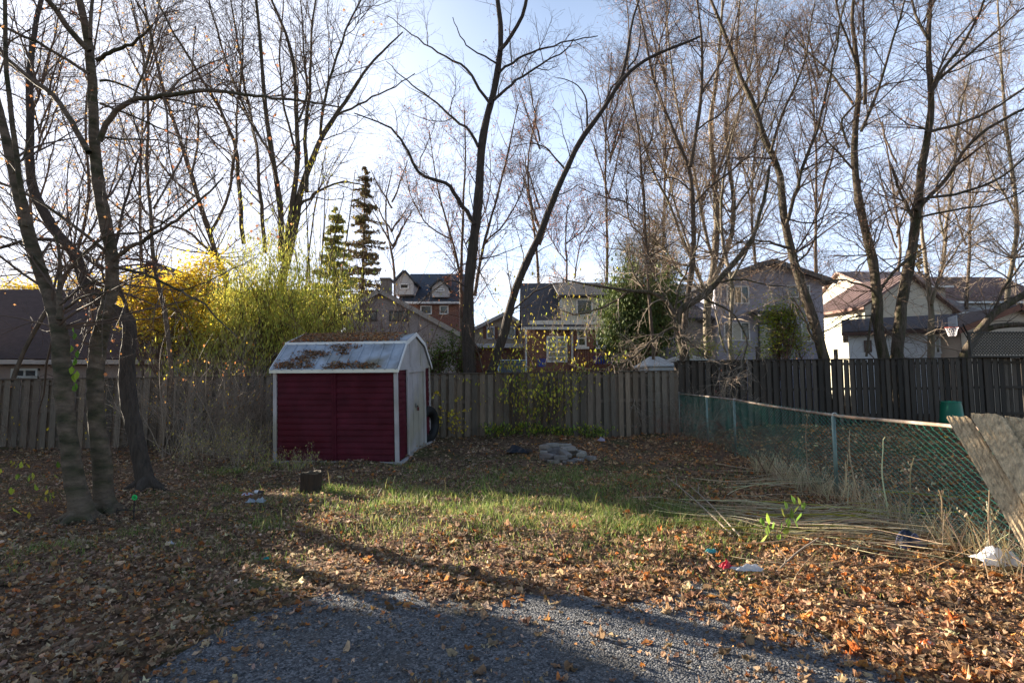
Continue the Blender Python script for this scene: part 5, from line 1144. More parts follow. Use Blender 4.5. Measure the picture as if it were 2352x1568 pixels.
blob_tree('willow_tree', 'bright yellow green willow with drooping leaves left of the shed', 'tree', 16.5, [(600, 670, 70, 60), (540, 720, 70, 60), (660, 700, 75, 70), (600, 770, 110, 55), (720, 720, 55, 60), (500, 780, 80, 50), (700, 790, 70, 40), (640, 600, 30, 40), (770, 730, 40, 60), (560, 640, 40, 35), (430, 800, 50, 40)], 24000, .135, WILLOW, 520, SLIM, True, 610, .45, 'leaf', 1.3)
blob_tree('maple_tree', 'golden yellow leaved maple behind the near left trunks', 'tree', 16.3, [(330, 690, 60, 45), (400, 680, 55, 55), (440, 640, 40, 40), (370, 740, 70, 40), (300, 660, 30, 30), (450, 720, 40, 60), (490, 610, 25, 25)], 9000, .11, YELLOW, 521, MAPLE_LO, False, 370, .35)
blob_tree('shrub', 'small golden shrub showing over the dark roof at far left', 'shrub', 27.5, [(40, 668, 60, 16), (110, 668, 50, 12), (190, 655, 50, 14)], 2600, .13, YELLOW, 522, MAPLE_LO, False, 60, .4)
blob_tree('shrub', 'yellow green leafy shrub in front of the tall grey house', 'shrub', 20.5, [(1800, 760, 45, 50), (1780, 720, 28, 35), (1820, 710, 25, 30), (1790, 800, 55, 22), (1840, 790, 22, 25)], 5600, .085, LIME, 523, OVAL, False, 1800, .6)
blob_tree('shrub', 'small lime green bush above the fence beside the crooked tree', 'shrub', 19, [(1585, 810, 22, 14), (1620, 800, 18, 16), (1700, 810, 26, 12)], 900, .08, LIME, 524, OVAL, False, 1600, .5)
blob_tree('hedge', 'dark green ivy bush between the shed and the central trunks', 'shrub', 17.6, [(1010, 820, 30, 40), (1040, 800, 24, 40), (990, 845, 20, 25), (1060, 835, 18, 28)], 3300, .085, GREEN + [(.16, .24, .04), (.2, .28, .05)], 525, OVAL, False, 1020, .5)
blob_tree('shrub', 'sparse tall stems with yellow leaves poking above the willow', 'shrub', 18.5, [(700, 420, 30, 30), (760, 380, 40, 40), (780, 460, 40, 60), (680, 520, 20, 30), (820, 400, 25, 40), (740, 340, 15, 20)], 650, .10, YELLOW + WILLOW, 526, SLIM, True, 720, .4, 'leaf', 1.4)
#

# ------------------------------------------------------------ brush, vines
def brush(name, label, base_px, Y, n, H, spread, seed, leafn=0, pal=YELLOW, lsize=.05, arch=.5, twig='twig_red', r=.006, lv2=6, lv3=14, cat='shrub', lean=(0, 0), tm=OVAL, w=.02):
    rng = np.random.default_rng(seed); x0 = P(base_px[0], 886, Y)[0]; x1 = P(base_px[1], 886, Y)[0]; t = thing(name, label, cat, ((x0 + x1) / 2, Y, gz((x0 + x1) / 2, Y)))
    k = 12; bx = rng.uniform(x0, x1, n); by = Y + rng.normal(0, spread, n); d = np.stack([rng.normal(lean[0], .3, n), rng.normal(lean[1], .25, n), np.ones(n)], -1); d /= np.linalg.norm(d, axis=1, keepdims=True)
    L = H * rng.uniform(.5, 1.15, n); Q = np.zeros((n, k, 3)); Q[:, 0] = np.stack([bx, by, terr(bx, by) - .03], -1)
    bend = rng.normal(0, 1, (n, 3)) * np.array([1, .6, 0])
    for j in range(1, k):
        d = d + bend * arch * .07 + rng.normal(0, .05, (n, 3)); d[:, 2] -= arch * .09 * j / k; d /= np.linalg.norm(d, axis=1, keepdims=True); Q[:, j] = Q[:, j - 1] + d * (L / (k - 1))[:, None]
    Q[..., 2] = np.maximum(Q[..., 2], .01)
    R = (r * rng.uniform(.6, 1.6, n))[:, None] * np.linspace(1, .3, k)[None]
    mb = MB(); ring_tubes(mb, Q, R, 4); p2, r2 = spawn(rng, Q, R, n * lv2, H * .4, .7, 6, .12, -.02, tmin=.2); ring_tubes(mb, p2, r2, 3)
    p3, r3 = spawn(rng, p2, r2, n * lv3, H * .16, .8, 4, .15, 0, tmin=.2); ring_tubes(mb, p3, np.maximum(r3, .0012), 3); mb.build('stems', M[twig], t)
    if leafn:
        src = np.concatenate([p2.reshape(-1, 3), p3.reshape(-1, 3)]); pos = src[rng.integers(0, len(src), leafn)] + rng.normal(0, w, (leafn, 3)); lf = MB()
        leaves(lf, rng, pos, lsize * rng.uniform(.5, 1.4, leafn), pick(rng, pal, leafn, .2), tm, tilt=.5, curl=.4, hang=True); lf.build('leaves', M['leaf'], t)
    return t
def fy(px, d=0):   # distance of the grey fence at a pixel column
    a = (px - CXP) / FPX; (x0, y0), (x1, y1) = FA, FB; s = (y1 - y0) / (x1 - x0); return (y0 - s * x0) / (1 - s * a) + d
brush('brush', 'tangle of bare reddish stems in front of the fence left of the shed', (400, 620), 12.9, 95, 2.7, .5, 601, 420, YELLOW + ORANGE, .055, .9, 'twig_pale', .008, 8, 30)
brush('brush', 'bare upright brush stems behind the shed under the spruces', (640, 960), 16.6, 62, 5.2, .5, 602, 420, YELLOW + WILLOW + RUST, .07, .35, 'twig_red', .012, 7, 26)
brush('brush', 'tall thin stems mixed through the willow above the fence', (430, 700), 15.2, 34, 3.0, .4, 603, 200, WILLOW + YELLOW, .08, .9, 'twig_pale', .010, 7, 22)
brush('brush', 'bare brush in front of the fence behind the near left trunks', (-60, 300), 12.6, 26, 1.9, .4, 604, 60, YELLOW, .05, .7, 'twig', .006, 6, 14)
brush('sapling', 'low leafless saplings with a few yellow leaves at far left', (0, 160), 6.6, 9, 1.0, .35, 605, 34, LIME[2:4] + LIME, .075, .8, 'twig_red', .004, 4, 7)
brush('climbing_shrub', 'yellow green leafy vine climbing the middle of the grey fence', (1180, 1290), fy(1230, -.25), 40, 2.5, .12, 606, 1300, LIME[2:4] + YELLOW[2:] + [(.24, .30, .05), (.16, .2, .04)], .085, .45, 'twig_red', .005, 6, 12, w=.05)
brush('climbing_shrub', 'sparse vine with yellow leaves reaching up beside the brick house', (1200, 1300), 15.9, 24, 4.6, .2, 607, 560, LIME[2:4] + YELLOW[2:], .08, .3, 'twig', .008, 7, 20, w=.05)
brush('sapling', 'yellow leaved seedling between the shed and the central trunks', (1000, 1050), 14.8, 7, 1.5, .3, 608, 160, YELLOW, .09, .5, 'twig', .005, 5, 9, tm=MAPLE_LO)
brush('ground_ivy', 'low yellow green ground cover along the foot of the middle fence', (1120, 1400), fy(1250, -.5), 130, .42, .2, 609, 1500, LIME + GREEN[1:], .07, .8, 'twig_red', .003, 4, 6, cat='ground cover', w=.04)
brush('brush', 'bare twiggy weeds along the far stretch of the chain link fence', (1560, 1760), 12.2, 60, .95, 1.2, 610, 60, RUST, .03, .8, 'twig_red', .004, 7, 20)
brush('brush', 'pale dead vines draped over the corner of the chain link fence', (1555, 1640), 15.2, 46, 1.5, .5, 611, 60, RUST, .04, 1.2, 'twig_pale', .004, 7, 16)
brush('brush', 'tall leafless shoots leaning out over the chain link top rail', (1740, 1880), 9.4, 7, 2.2, .3, 612, 18, RUST, .04, .5, 'twig_red', .006, 4, 12, lean=(-.35, 0))
brush('weeds', 'sunlit dry goldenrod clump beside the fence left of the shed', (455, 610), 11.4, 110, .8, .45, 613, 1500, [(.45, .33, .12), (.38, .34, .12), (.3, .28, .08), (.5, .4, .18)], .035, .9, 'twig_pale', .003, 5, 12, cat='weeds', w=.03)
brush('weeds', 'low sunlit dry weeds at the left foot of the shed', (600, 720), 10.4, 60, .42, .3, 614, 500, [(.45, .30, .12), (.35, .32, .1), (.3, .34, .08)], .035, .9, 'twig_pale', .002, 4, 8, cat='weeds', w=.03)
# dry stalks along the chain link
def stalks():
    rng = np.random.default_rng(71)
    specs = [(1765, 1130, 1.05), (1772, 1190, .6), (1880, 1190, .55), (1935, 1240, .7), (1975, 1200, .9), (2010, 1230, .85), (2050, 1270, .5), (2065, 1300, .9), (2090, 1290, .45), (2110, 1320, .75), (2145, 1290, .4), (2180, 1330, .5), (2215, 1320, .6), (2250, 1340, .42), (2290, 1350, .5), (1900, 1200, .4), (1920, 1180, .5)]
    specs.sort(); ORD = ['first', 'second', 'third', 'fourth', 'fifth', 'sixth', 'seventh', 'eighth', 'ninth', 'tenth', 'eleventh', 'twelfth', 'thirteenth', 'fourteenth', 'fifteenth', 'sixteenth', 'seventeenth']
    for i, (px, py, h) in enumerate(specs):
        s = np.interp(py, [1130, 1350], [8.6, 3.9]) ; Y = s; X = np.interp(Y, CLINE[:, 1], CLINE[:, 0]) - rng.uniform(.04, .22)
        t = thing('dry_stalk', '%s %s stalk from the left along the green chain link' % (ORD[i], 'tall dry' if h > .8 else 'short dry' if h < .55 else 'dry tan'), 'stalk', (X, Y, 0), 'dry stalks against the chain link fence')
        mb = MB(); k = 10; f = np.linspace(0, 1, k); lx, ly = rng.normal(0, .10), rng.normal(0, .08); q = np.stack([X + lx * f ** 1.6 + .02 * np.sin(f * 7 + i), Y + ly * f ** 1.5, h * f * 1.15], -1)
        ring_tubes(mb, q, np.linspace(.010, .004, k) * rng.uniform(.7, 1.3), 6, pick(rng, REED, 1)[0]); p2, r2 = spawn(rng, q[None], np.full((1, k), .003), 5, .22 * h + .08, .7, 5, .12, .02); ring_tubes(mb, p2, r2 * .8, 3, REED[0]); mb.build('stem', M['leaf_dry'], t); mb = MB(); n = 12
        leaves(mb, rng, p2.reshape(-1, 3)[rng.integers(0, 25, n)] + rng.normal(0, .01, (n, 3)), rng.uniform(.02, .05, n), pick(rng, REED, n), OVAL, hang=True, curl=.6); mb.build('leaves', M['leaf_dry'], t)
    mb = MB(); n = 1100; s = rng.uniform(3.4, 10.5, n); X = np.interp(s, CLINE[:, 1], CLINE[:, 0]) + rng.normal(-.15, .14, n); h = rng.uniform(.06, .30, n) + .25 * rng.random(n) ** 3; f = np.linspace(0, 1, 6)
    lx, ly = rng.normal(0, .12, n), rng.normal(0, .1, n)
    q = np.stack([X[:, None] + lx[:, None] * f ** 1.5, s[:, None] + ly[:, None] * f ** 1.5, terr(X, s)[:, None] + h[:, None] * f], -1)
    ring_tubes(mb, q, np.repeat(np.linspace(.0042, .0018, 6)[None], n, 0), 3, pick(rng, REED, n))
    tag(mb.build('dead_grass', M['leaf_dry']), 'short dead grass stems along the foot of the chain link fence', 'dead grass', kind='stuff')
stalks()
# cut reeds lying in a heap
def reeds():
    rng = np.random.default_rng(73); mb = MB(); Q = []; R = []; Cc = []
    def lay(px, py, dpx, n, L, ang, sa, zb, r=.0036, pal=REED):
        for _ in range(n):
            g = G(px + rng.normal(0, dpx), py + rng.normal(0, dpx * .22)); a = rng.normal(ang, sa); l = L * rng.uniform(.5, 1.2); f = np.linspace(-.5, .5, 9); bow = rng.normal(0, .09) * l
            x = g[0] + np.cos(a) * f * l - np.sin(a) * bow * (4 * f * f); y = g[1] + np.sin(a) * f * l + np.cos(a) * bow * (4 * f * f)
            z = terr(x, y) + .03 + zb * rng.random() + np.maximum(0, rng.normal(0, .05)) * (f + .5) ** 2 + .03 * (1 - 4 * f * f) * rng.random()
            Q.append(np.stack([x, y, z], -1)); R.append(r * rng.uniform(.5, 1.6) * np.linspace(1, .5, 9)); Cc.append(pick(rng, pal, 1, .15)[0])
    lay(1850, 1195, 90, 46, 1.2, -.45, .40, .16); lay(1950, 1220, 90, 44, 1.3, -.35, .40, .12); lay(2040, 1250, 100, 24, 1.0, -.2, .40, .08)
    lay(1700, 1190, 60, 34, 1.2, -.7, .3, .14); lay(1770, 1130, 60, 26, 1.3, -.1, .5, .22); lay(1940, 1270, 120, 22, 1.1, -.2, .4, .05); lay(1900, 1210, 120, 14, 1.3, -.2, .2, .15, .006, [(.5, .42, .05), (.42, .4, .06)])
    Q = np.array(Q); R = np.array(R); Cc = np.array(Cc)
    ring_tubes(mb, Q, R, 4, Cc)
    tag(mb.build('cut_reeds', M['leaf_dry']), 'heap of long dry cut reeds lying on the grass near the chain link', 'reeds', kind='stuff')
    for k, (a, b) in enumerate((((1532, 1118), (1680, 1235)), ((1585, 1140), (1700, 1240)), ((1780, 1318), (1880, 1232)))):
        p = G(*a); q = G(*b); p[2] += .16 if k < 2 else .01; q[2] += .04 if k < 2 else .22
        if k == 2: q = P(1880, 1235, p[1] + .25)
        t = thing('dead_branch', ('long pale branch lying across the grass edge, forked at its tip', 'second pale branch lying parallel just right of the forked one', 'short grey stick propped upright in the leaves before the reeds')[k], 'branch', p); mb = MB(); pts = resample([p, (p + q) / 2 + np.array([0, 0, .03]), q], 10)
        ring_tubes(mb, pts, np.linspace(.005, .010, 10) if k < 2 else np.linspace(.008, .006, 10), 6); mb.build('stem', M['twig_pale'], t); mb = MB()
        ring_tubes(mb, [pts[2], pts[1] + np.array([.08, .05, .07]), pts[1] + np.array([.02, .1, .16])], [.005, .004, .003], 5); mb.build('fork', M['twig_pale'], t)
reeds()
# sapling with fresh green leaves
def sapling():
    rng = np.random.default_rng(74); g = G(1770, 1262); t = thing('seedling', 'small seedling with fresh green oval leaves among the cut reeds', 'plant', g); mb = MB()
    S = [([(1770, 1262), (1785, 1215), (1812, 1170), (1826, 1150)], .15), ([(1772, 1250), (1766, 1225), (1758, 1200)], -.1), ([(1790, 1225), (1805, 1208), (1812, 1190)], .1)]
    pts = []
    for s, dr in S:
        q = resample([P(a, b, g[1] + dr * i * .3) for i, (a, b) in enumerate(s)], 8); ring_tubes(mb, q, np.linspace(.005, .002, 8), 5); pts.append(q)
    mb.build('stem', M['twig_red'], t)
    L = [(1822, 1148), (1838, 1150), (1808, 1160), (1830, 1168), (1845, 1160), (1818, 1180), (1834, 1185), (1800, 1175), (1826, 1200), (1812, 1198), (1752, 1198), (1765, 1190), (1775, 1205), (1795, 1205), (1758, 1232), (1790, 1232), (1764, 1215), (1804, 1222)]
    pos = np.array([P(a, b, g[1] + rng.uniform(-.05, .12)) for a, b in L]); mb = MB(); leaves(mb, rng, pos, rng.uniform(.09, .13, len(pos)), pick(rng, [(.16, .26, .05), (.2, .32, .06), (.3, .36, .07)], len(pos), .15), OVAL, tilt=.4, curl=.4, hang=True); mb.build('leaves', M['leaf'], t)
sapling()
def greenleaf():
    rng = np.random.default_rng(75); t = thing('vine', 'strand of large green leaves hanging down beside the leftmost near trunk', 'vine', P(168, 870, 6.6)); mb = MB(); q = resample([P(165, 750, 6.6), P(172, 800, 6.55), P(168, 850, 6.6), P(172, 900, 6.55)], 9); ring_tubes(mb, q, np.full(9, .003), 4); mb.build('stem', M['twig'], t)
    L = [(170, 760), (172, 772), (168, 800), (176, 812), (170, 830), (166, 850), (172, 868), (170, 890), (176, 862)]; pos = np.array([P(a, b, 6.55) for a, b in L]); mb = MB(); leaves(mb, rng, pos, rng.uniform(.09, .13, len(pos)), pick(rng, [(.14, .28, .03), (.26, .36, .04)], len(pos)), OVAL, tilt=.3, hang=True); mb.build('leaves', M['leaf'], t)
greenleaf()

# ============================================================ SMALL THINGS
def blockbm(mb, c, u, L, w, h, rng, col, tilt=0):
    """a worn paver: box with chamfered, slightly irregular edges"""
    u = np.array(u, float); u /= np.linalg.norm(u); v = np.cross([0, 0, 1], u); v /= np.linalg.norm(v); n = np.cross(u, v); ch = .012
    V = []
    for z, s in ((0, 1 - ch / w), (ch, 1), (h - ch, 1), (h, 1 - 1.6 * ch / w)):
        for a, b in ((-1, -1), (-1, -.0), (-1, 1), (0, 1), (1, 1), (1, 0), (1, -1), (0, -1)):
            V.append(c + u * (a * L / 2 * (s if s == 1 else 1 - ch / L * 2) + rng.normal(0, .002)) + v * (b * w / 2 * s + rng.normal(0, .002)) + n * (z + rng.normal(0, .0015)))
    q = [[r * 8 + i, r * 8 + (i + 1) % 8, (r + 1) * 8 + (i + 1) % 8, (r + 1) * 8 + i] for r in range(3) for i in range(8)]
    q = [x[::-1] for x in q]; tt = [[24 + 0, 24 + i, 24 + i + 1] for i in range(1, 7)]; tt = [x[::-1] for x in tt] + [[0, i, i + 1] for i in range(1, 7)]
    mb.add(V, q, tt, col)
def firepit():
    rng = np.random.default_rng(81); c = G(1293, 1052); R_ = .40; grp = 'pavers of the ruined fire pit'; n = 0
    POSN = ('right end', 'right rear', 'rear, right of centre,', 'rear, left of centre,', 'left rear', 'left end', 'front left', 'front centre', 'front right')
    labs = {'a': 'grey paver in the bottom course of the ruined fire pit ring', 'b': 'grey paver in the second course of the ruined fire pit ring'}
    for lay in range(3):
        for i in range(9):
            a = i * 2 * np.pi / 9 + lay * .33; deg = math.degrees(a) % 360
            if lay == 1 and 285 < deg < 330: continue
            if lay == 2 and not (60 < deg < 175 or 0 <= deg < 30): continue
            p = c + np.array([np.cos(a) * R_, np.sin(a) * R_ * .95, .085 * lay - .005]); p[2] = gz(p[0], p[1]) - .01 + .086 * lay
            t_ = MB(); col = np.array((.20, .18, .17)) * rng.uniform(.8, 1.15) * np.array([1, rng.uniform(.93, 1), rng.uniform(.88, 1)]); blockbm(t_, p * 0, (-np.sin(a), np.cos(a) * .95, 0), .26, .15, .082, rng, col)
            t_.v = [v + p for v in t_.v]; o = t_.build('paver', M['stone'], loc=p)
            lab = ('grey paver in the bottom course of the ruined fire pit ring', 'grey paver in the second course of the ruined fire pit ring', 'loose grey paver lying on the top course of the fire pit ring')[lay]
            tag(o, ('bottom course grey paver at the %s of the fire pit ring', 'second course grey paver at the %s of the fire pit ring', 'top course grey paver at the %s of the fire pit ring')[lay] % POSN[i], 'paver', 'pavers of the ruined fire pit')
    for k, (dx, dy, dz, u, L) in enumerate(((.02, -.22, .10, (.5, -.8, -.35), .26), (.12, .10, .16, (1, .35, .05), .30), (.52, -.16, 0.0, (.8, -.5, 0), .26))):
        p = c + np.array([dx, dy, dz]); mb = MB(); blockbm(mb, p, u, L, .15, .085, rng, np.array((.21, .185, .17)) * (.8, 1.1, .9)[k]); o = mb.build('paver', M['stone'], loc=p)
        tag(o, ('brownish paver tipped steeply into the front gap of the fire pit', 'pale paver lying askew across the middle of the fire pit', 'sunken paver lying flat in the leaves right of the fire pit')[k], 'paver')
firepit()
def stump():
    rng = np.random.default_rng(82); g = G(713, 1134); t = thing('tree_stump', 'short dark sawn log standing hollow side up before the shed', 'stump', g); mb = MB(); n = 20; a = np.arange(n) * 2 * np.pi / n
    rr = .135 * (1 + .10 * np.sin(a * 2 + 1) + .06 * np.sin(a * 5) + .04 * rng.normal(size=n)); V = []
    rings = [(0, 1.15), (.06, 1.04), (.15, .97), (.25, 1.0), (.335, 1.0), (.35, .9), (.335, .62), (.25, .45), (.14, .33)]
    for z, s in rings: V.append(np.stack([g[0] + rr * s * np.cos(a), g[1] + rr * s * np.sin(a), g[2] - .02 + z + .012 * np.sin(a * 2) * (z > .2) + rng.normal(0, .003, n)], -1))
    k = len(rings); q = [[r * n + i, r * n + (i + 1) % n, (r + 1) * n + (i + 1) % n, (r + 1) * n + i] for r in range(k - 1) for i in range(n)]; V = np.concatenate(V)
    V = np.concatenate([V, [V[-n:].mean(0)]]); tt = [[(k - 1) * n + i, (k - 1) * n + (i + 1) % n, k * n] for i in range(n)]; mb.add(V[:5 * n], [x for x in q if max(x) < 5 * n], None, (.75, .65, .55)); mb.build('bark', M['bark_dark'], t)
    mb = MB(); mb.add(V[4 * n:], [[y - 4 * n for y in x] for x in q if min(x) >= 4 * n], [[y - 4 * n for y in x] for x in tt], (.10, .075, .05)); mb.build('cut_face', M['wood_near'], t)
stump()
def sprinkler():
    g = G(307, 1196); t = thing('garden_stake', 'thin black garden stake topped by a small bright green ring', 'garden stake', g); top = P(309, 1142, g[1]); mb = MB(); ring_tubes(mb, [g, top - np.array([0, 0, .03])], [.008, .007], 8, (.02, .02, .02), cap=True); mb.build('rod', M['plastic'], t)
    mb = MB(); a = np.linspace(0, 2 * np.pi, 17); ring_tubes(mb, np.stack([top[0] + .026 * np.cos(a), np.full(17, top[1]), top[2] + .026 * np.sin(a)], -1), np.full(17, .008), 6, (.01, .55, .12)); mb.build('ring', M['plastic'], t, True)
    mb = MB(); ring_tubes(mb, [(top[0] - .012, top[1], top[2]), (top[0] + .012, top[1], top[2])], [.009, .009], 8, (.01, .30, .08), cap=True); ring_tubes(mb, [(top[0], top[1], top[2] - .014), (top[0], top[1], top[2] + .014)], [.006, .006], 6, (.01, .35, .08)); mb.build('hub', M['plastic'], t)
    t = thing('wire_hoop', 'thin black wire hoop standing in the leaves around the green topped stake', 'wire hoop', P(267, 1205, g[1] + .1)); a, b, c, d = [P(*q, g[1] + .1) for q in ((267, 1208), (268, 1171), (348, 1169), (345, 1203))]; mb = MB(); ring_tubes(mb, [a, b], [.004, .004], 5, (.02,) * 3); ring_tubes(mb, [c, d], [.004, .004], 5, (.06, .05, .03)); mb.build('leg', M['plastic'], t); mb = MB(); ring_tubes(mb, [b, (b + c) / 2 + np.array([0, 0, -.01]), c], [.004] * 3, 5, (.02,) * 3); mb.build('crossbar', M['plastic'], t)
sprinkler()
def crumple(name, label, cat, c, sx_, sy_, h, col, seed, rot=0, m='film', col2=None, n=16):
    rng = np.random.default_rng(seed); mb = MB(); X, Y = np.meshgrid(np.linspace(-1, 1, n), np.linspace(-1, 1, n)); e = np.clip(1 - np.maximum(np.abs(X), np.abs(Y)) ** 3, 0, 1)
    ph = rng.uniform(0, 6, 8); Z = e * (.5 + .25 * np.sin(X * 4 + ph[0] + 2 * np.sin(Y * 3 + ph[1])) + .2 * np.sin(Y * 6 + ph[2] + X * 3) + .10 * np.sin(X * 11 + ph[3]) * np.sin(Y * 9 + ph[4])) + .05 * rng.normal(size=X.shape)
    rr = 1 + .16 * np.sin(3 * np.arctan2(Y, X) + ph[5]) + .08 * np.sin(7 * np.arctan2(Y, X) + ph[6]); x = X * rr * sx_; y = Y * rr * sy_ * (1 - .25 * X * np.sin(ph[7])); z = np.maximum(Z, -.05) * h
    cr_, s_ = math.cos(rot), math.sin(rot); V = np.stack([c[0] + x * cr_ - y * s_, c[1] + x * s_ + y * cr_, c[2] + .045 + z * 1.25], -1).reshape(-1, 3)
    q = [[i * n + j, i * n + j + 1, (i + 1) * n + j + 1, (i + 1) * n + j] for i in range(n - 1) for j in range(n - 1)]; cc = np.tile(np.array(col, float), (n * n, 1))
    if col2 is not None: msk = ((np.sin(X * 5 + ph[1]) * np.sin(Y * 4 + ph[2])) > .35).ravel(); cc[msk] = col2
    mb.add(V, q, None, cc); o = mb.build(name, M[m], None, True, c); return tag(o, label, cat)
crumple('plastic_bag', 'white crumpled plastic bag at the foot of the chain link near the right edge', 'bag', G(2296, 1303), .15, .10, .12, (.72, .72, .76), 901, -.3)
crumple('plastic_bag', 'dark navy crumpled bag lying on the cut reeds', 'bag', G(2086, 1262), .115, .08, .13, (.02, .025, .045), 902, .2, 'plastic', (.06, .06, .12))
crumple('wrapper', 'small red wrapper in the sunlit leaves left of the white packaging', 'litter', G(1668, 1314), .048, .04, .055, (.55, .02, .04), 903, .3, 'plastic')
crumple('packaging', 'long white crushed packaging beside the red wrapper', 'litter', G(1718, 1320), .125, .035, .045, (.68, .68, .70), 904, -.05, 'film')
crumple('cloth_scrap', 'teal scrap poking out of the leaves at the grass edge', 'litter', G(1635, 1278), .05, .03, .03, (.08, .35, .38), 905)
crumple('cloth_scrap', 'tiny teal scrap in the shaded leaves above the gravel', 'litter', G(612, 1294), .022, .018, .02, (.02, .28, .26), 906)
crumple('wrapper', 'small orange wrapper among the leaves at lower right', 'litter', G(2130, 1494), .035, .02, .02, (.75, .16, .04), 907, 0, 'plastic', (.7, .68, .65))
crumple('paper_scrap', 'little white paper scrap on the shaded leaves at left', 'litter', G(392, 1258), .035, .02, .02, (.55, .56, .66), 908)
crumple('paper_scrap', 'torn white and red paper scrap left of the stump', 'litter', G(568, 1143), .07, .04, .03, (.6, .58, .66), 909, .3, 'film', (.4, .05, .05))
crumple('plastic_scrap', 'clear crushed plastic cup lying left of the stump below the can', 'litter', G(598, 1160), .06, .05, .06, (.40, .44, .48), 910)
crumple('plastic_scrap', 'pale crumpled plastic just below the torn paper scrap', 'litter', G(577, 1160), .05, .04, .05, (.42, .46, .52), 911)
crumple('paper_scrap', 'pale lilac scrap lying in shade before the right part of the grey fence', 'litter', G(1381, 1016), .09, .05, .08, (.5, .42, .52), 912)
crumple('black_bag', 'flat black bag on the leaves left of the fire pit', 'bag', G(1192, 1042), .26, .16, .14, (.012, .013, .018), 913, 0, 'plastic')
def can():
    g = G(596, 1137); t = thing('drink_can', 'dark and white drink can lying on its side left of the stump', 'can', g); a = g + np.array([-.06, 0, .045]); b = g + np.array([.06, -.03, .045]); m_ = a * .5 + b * .5; mb = MB(); ring_tubes(mb, [a, m_], [.032, .033], 12, (.6, .6, .64), cap=True); ring_tubes(mb, [m_, b], [.0332, .032], 12, (.03, .025, .03), cap=True); mb.build('can_body', M['metal'], t); mb = MB(); d = (b - a) / np.linalg.norm(b - a); ring_tubes(mb, [b, b + d * .006], [.029, .027], 12, (.05, .05, .05), cap=True); mb.build('lid', M['metal'], t)
can()
def lathe(mb, c, prof, n=20, col=(1, 1, 1), sq=1.0):
    a = np.arange(n) * 2 * np.pi / n; V = np.concatenate([np.stack([c[0] + r * np.cos(a), c[1] + r * np.sin(a) * sq, np.full(n, c[2] + z)], -1) for r, z in prof]); k = len(prof)
    mb.add(V, [[r * n + i, r * n + (i + 1) % n, (r + 1) * n + (i + 1) % n, (r + 1) * n + i] for r in range(k - 1) for i in range(n)], None, col)
Yb_ = 16.6; gb = P(2187, 973, Yb_); Hb = P(2187, 921, Yb_)[2] - gb[2]; t = thing('compost_bin', 'dark green tapered compost bin standing before the dark fence', 'bin', gb); mb = MB(); lathe(mb, gb, [(.01, 0), (.33, 0), (.31, .15), (.30, .16), (.27, Hb * .8), (.25, Hb * .93)], 24, (.01, .13, .075)); mb.build('bin_body', M['plastic'], t, True); mb = MB(); lathe(mb, gb, [(.262, Hb * .93), (.262, Hb * .97), (.23, Hb), (.01, Hb + .02)], 24, (.012, .15, .085)); mb.build('lid', M['plastic'], t, True)
# recycling boxes on the deck
for k, (px, py, Yq) in enumerate(((1406, 834, 28.6), (1378, 836, 28.8), (1244, 842, 28.5))):
    c = P(px, py, Yq); t = thing('recycling_box', ('blue recycling box on the brick house deck, right one', 'dim blue recycling box on the deck just left of the other', 'blue box beside the white french door')[k], 'box', c); F = Frame(c, (1, 0, 0)); mb = MB(); s = .28 if k < 2 else .2
    F.prism(mb, [(-s, 0), (s, 0), (s * 1.15, .38), (-s * 1.15, .38)], -.2, .2, (.02, .05, .38), 'v'); mb.build('box_body', M['plastic'], t); mb = MB(); F.box(mb, -s * 1.22, s * 1.22, -.23, .23, .385, .42, (.03, .07, .45)); mb.build('rim', M['plastic'], t)
# canopies behind the fence corner
def canopy(label, px0, px1, pye, pyp, Y, col):
    a = P(px0, pye, Y); b = P(px1, pye, Y); W = b[0] - a[0]; e = a[2]; pk = P(px0, pyp, Y)[2]; t = thing('garden_shelter', label, 'shelter', (a[0], Y, .1)); F = Frame((a[0], Y, 0), (1, 0, 0)); mb = MB()
    v = [F.pt(-.1, -.1, e), F.pt(W + .1, -.1, e), F.pt(W + .1, 2, e), F.pt(-.1, 2, e), F.pt(W * .3, .95, pk), F.pt(W * .7, .95, pk)]; v += [p - np.array([0, 0, .05]) for p in v]
    tt = [[0, 1, 5], [0, 5, 4], [1, 2, 5], [2, 3, 4], [2, 4, 5], [3, 0, 4]]; mb.add(v, [[0, 6, 7, 1], [1, 7, 8, 2], [2, 8, 9, 3], [3, 9, 6, 0]], tt + [[x + 6 for x in y[::-1]] for y in tt], col); mb.build('cover', M['film'], t)
    mb = MB(); F.box(mb, 0, W, 0, .05, .1, e - .06, np.array(col) * .8); F.box(mb, 0, .05, .051, 1.9, .1, e - .06, np.array(col) * .8); F.box(mb, W - .05, W, .051, 1.9, .1, e - .06, np.array(col) * .8); mb.build('side_panel', M['siding'], t)
canopy('pale garden shelter peeking over the fence corner', 1492, 1548, 838, 815, 18.4, (.62, .64, .66)); canopy('white garden shelter roof behind the crooked tree', 1556, 1632, 826, 812, 18.9, (.66, .66, .64))
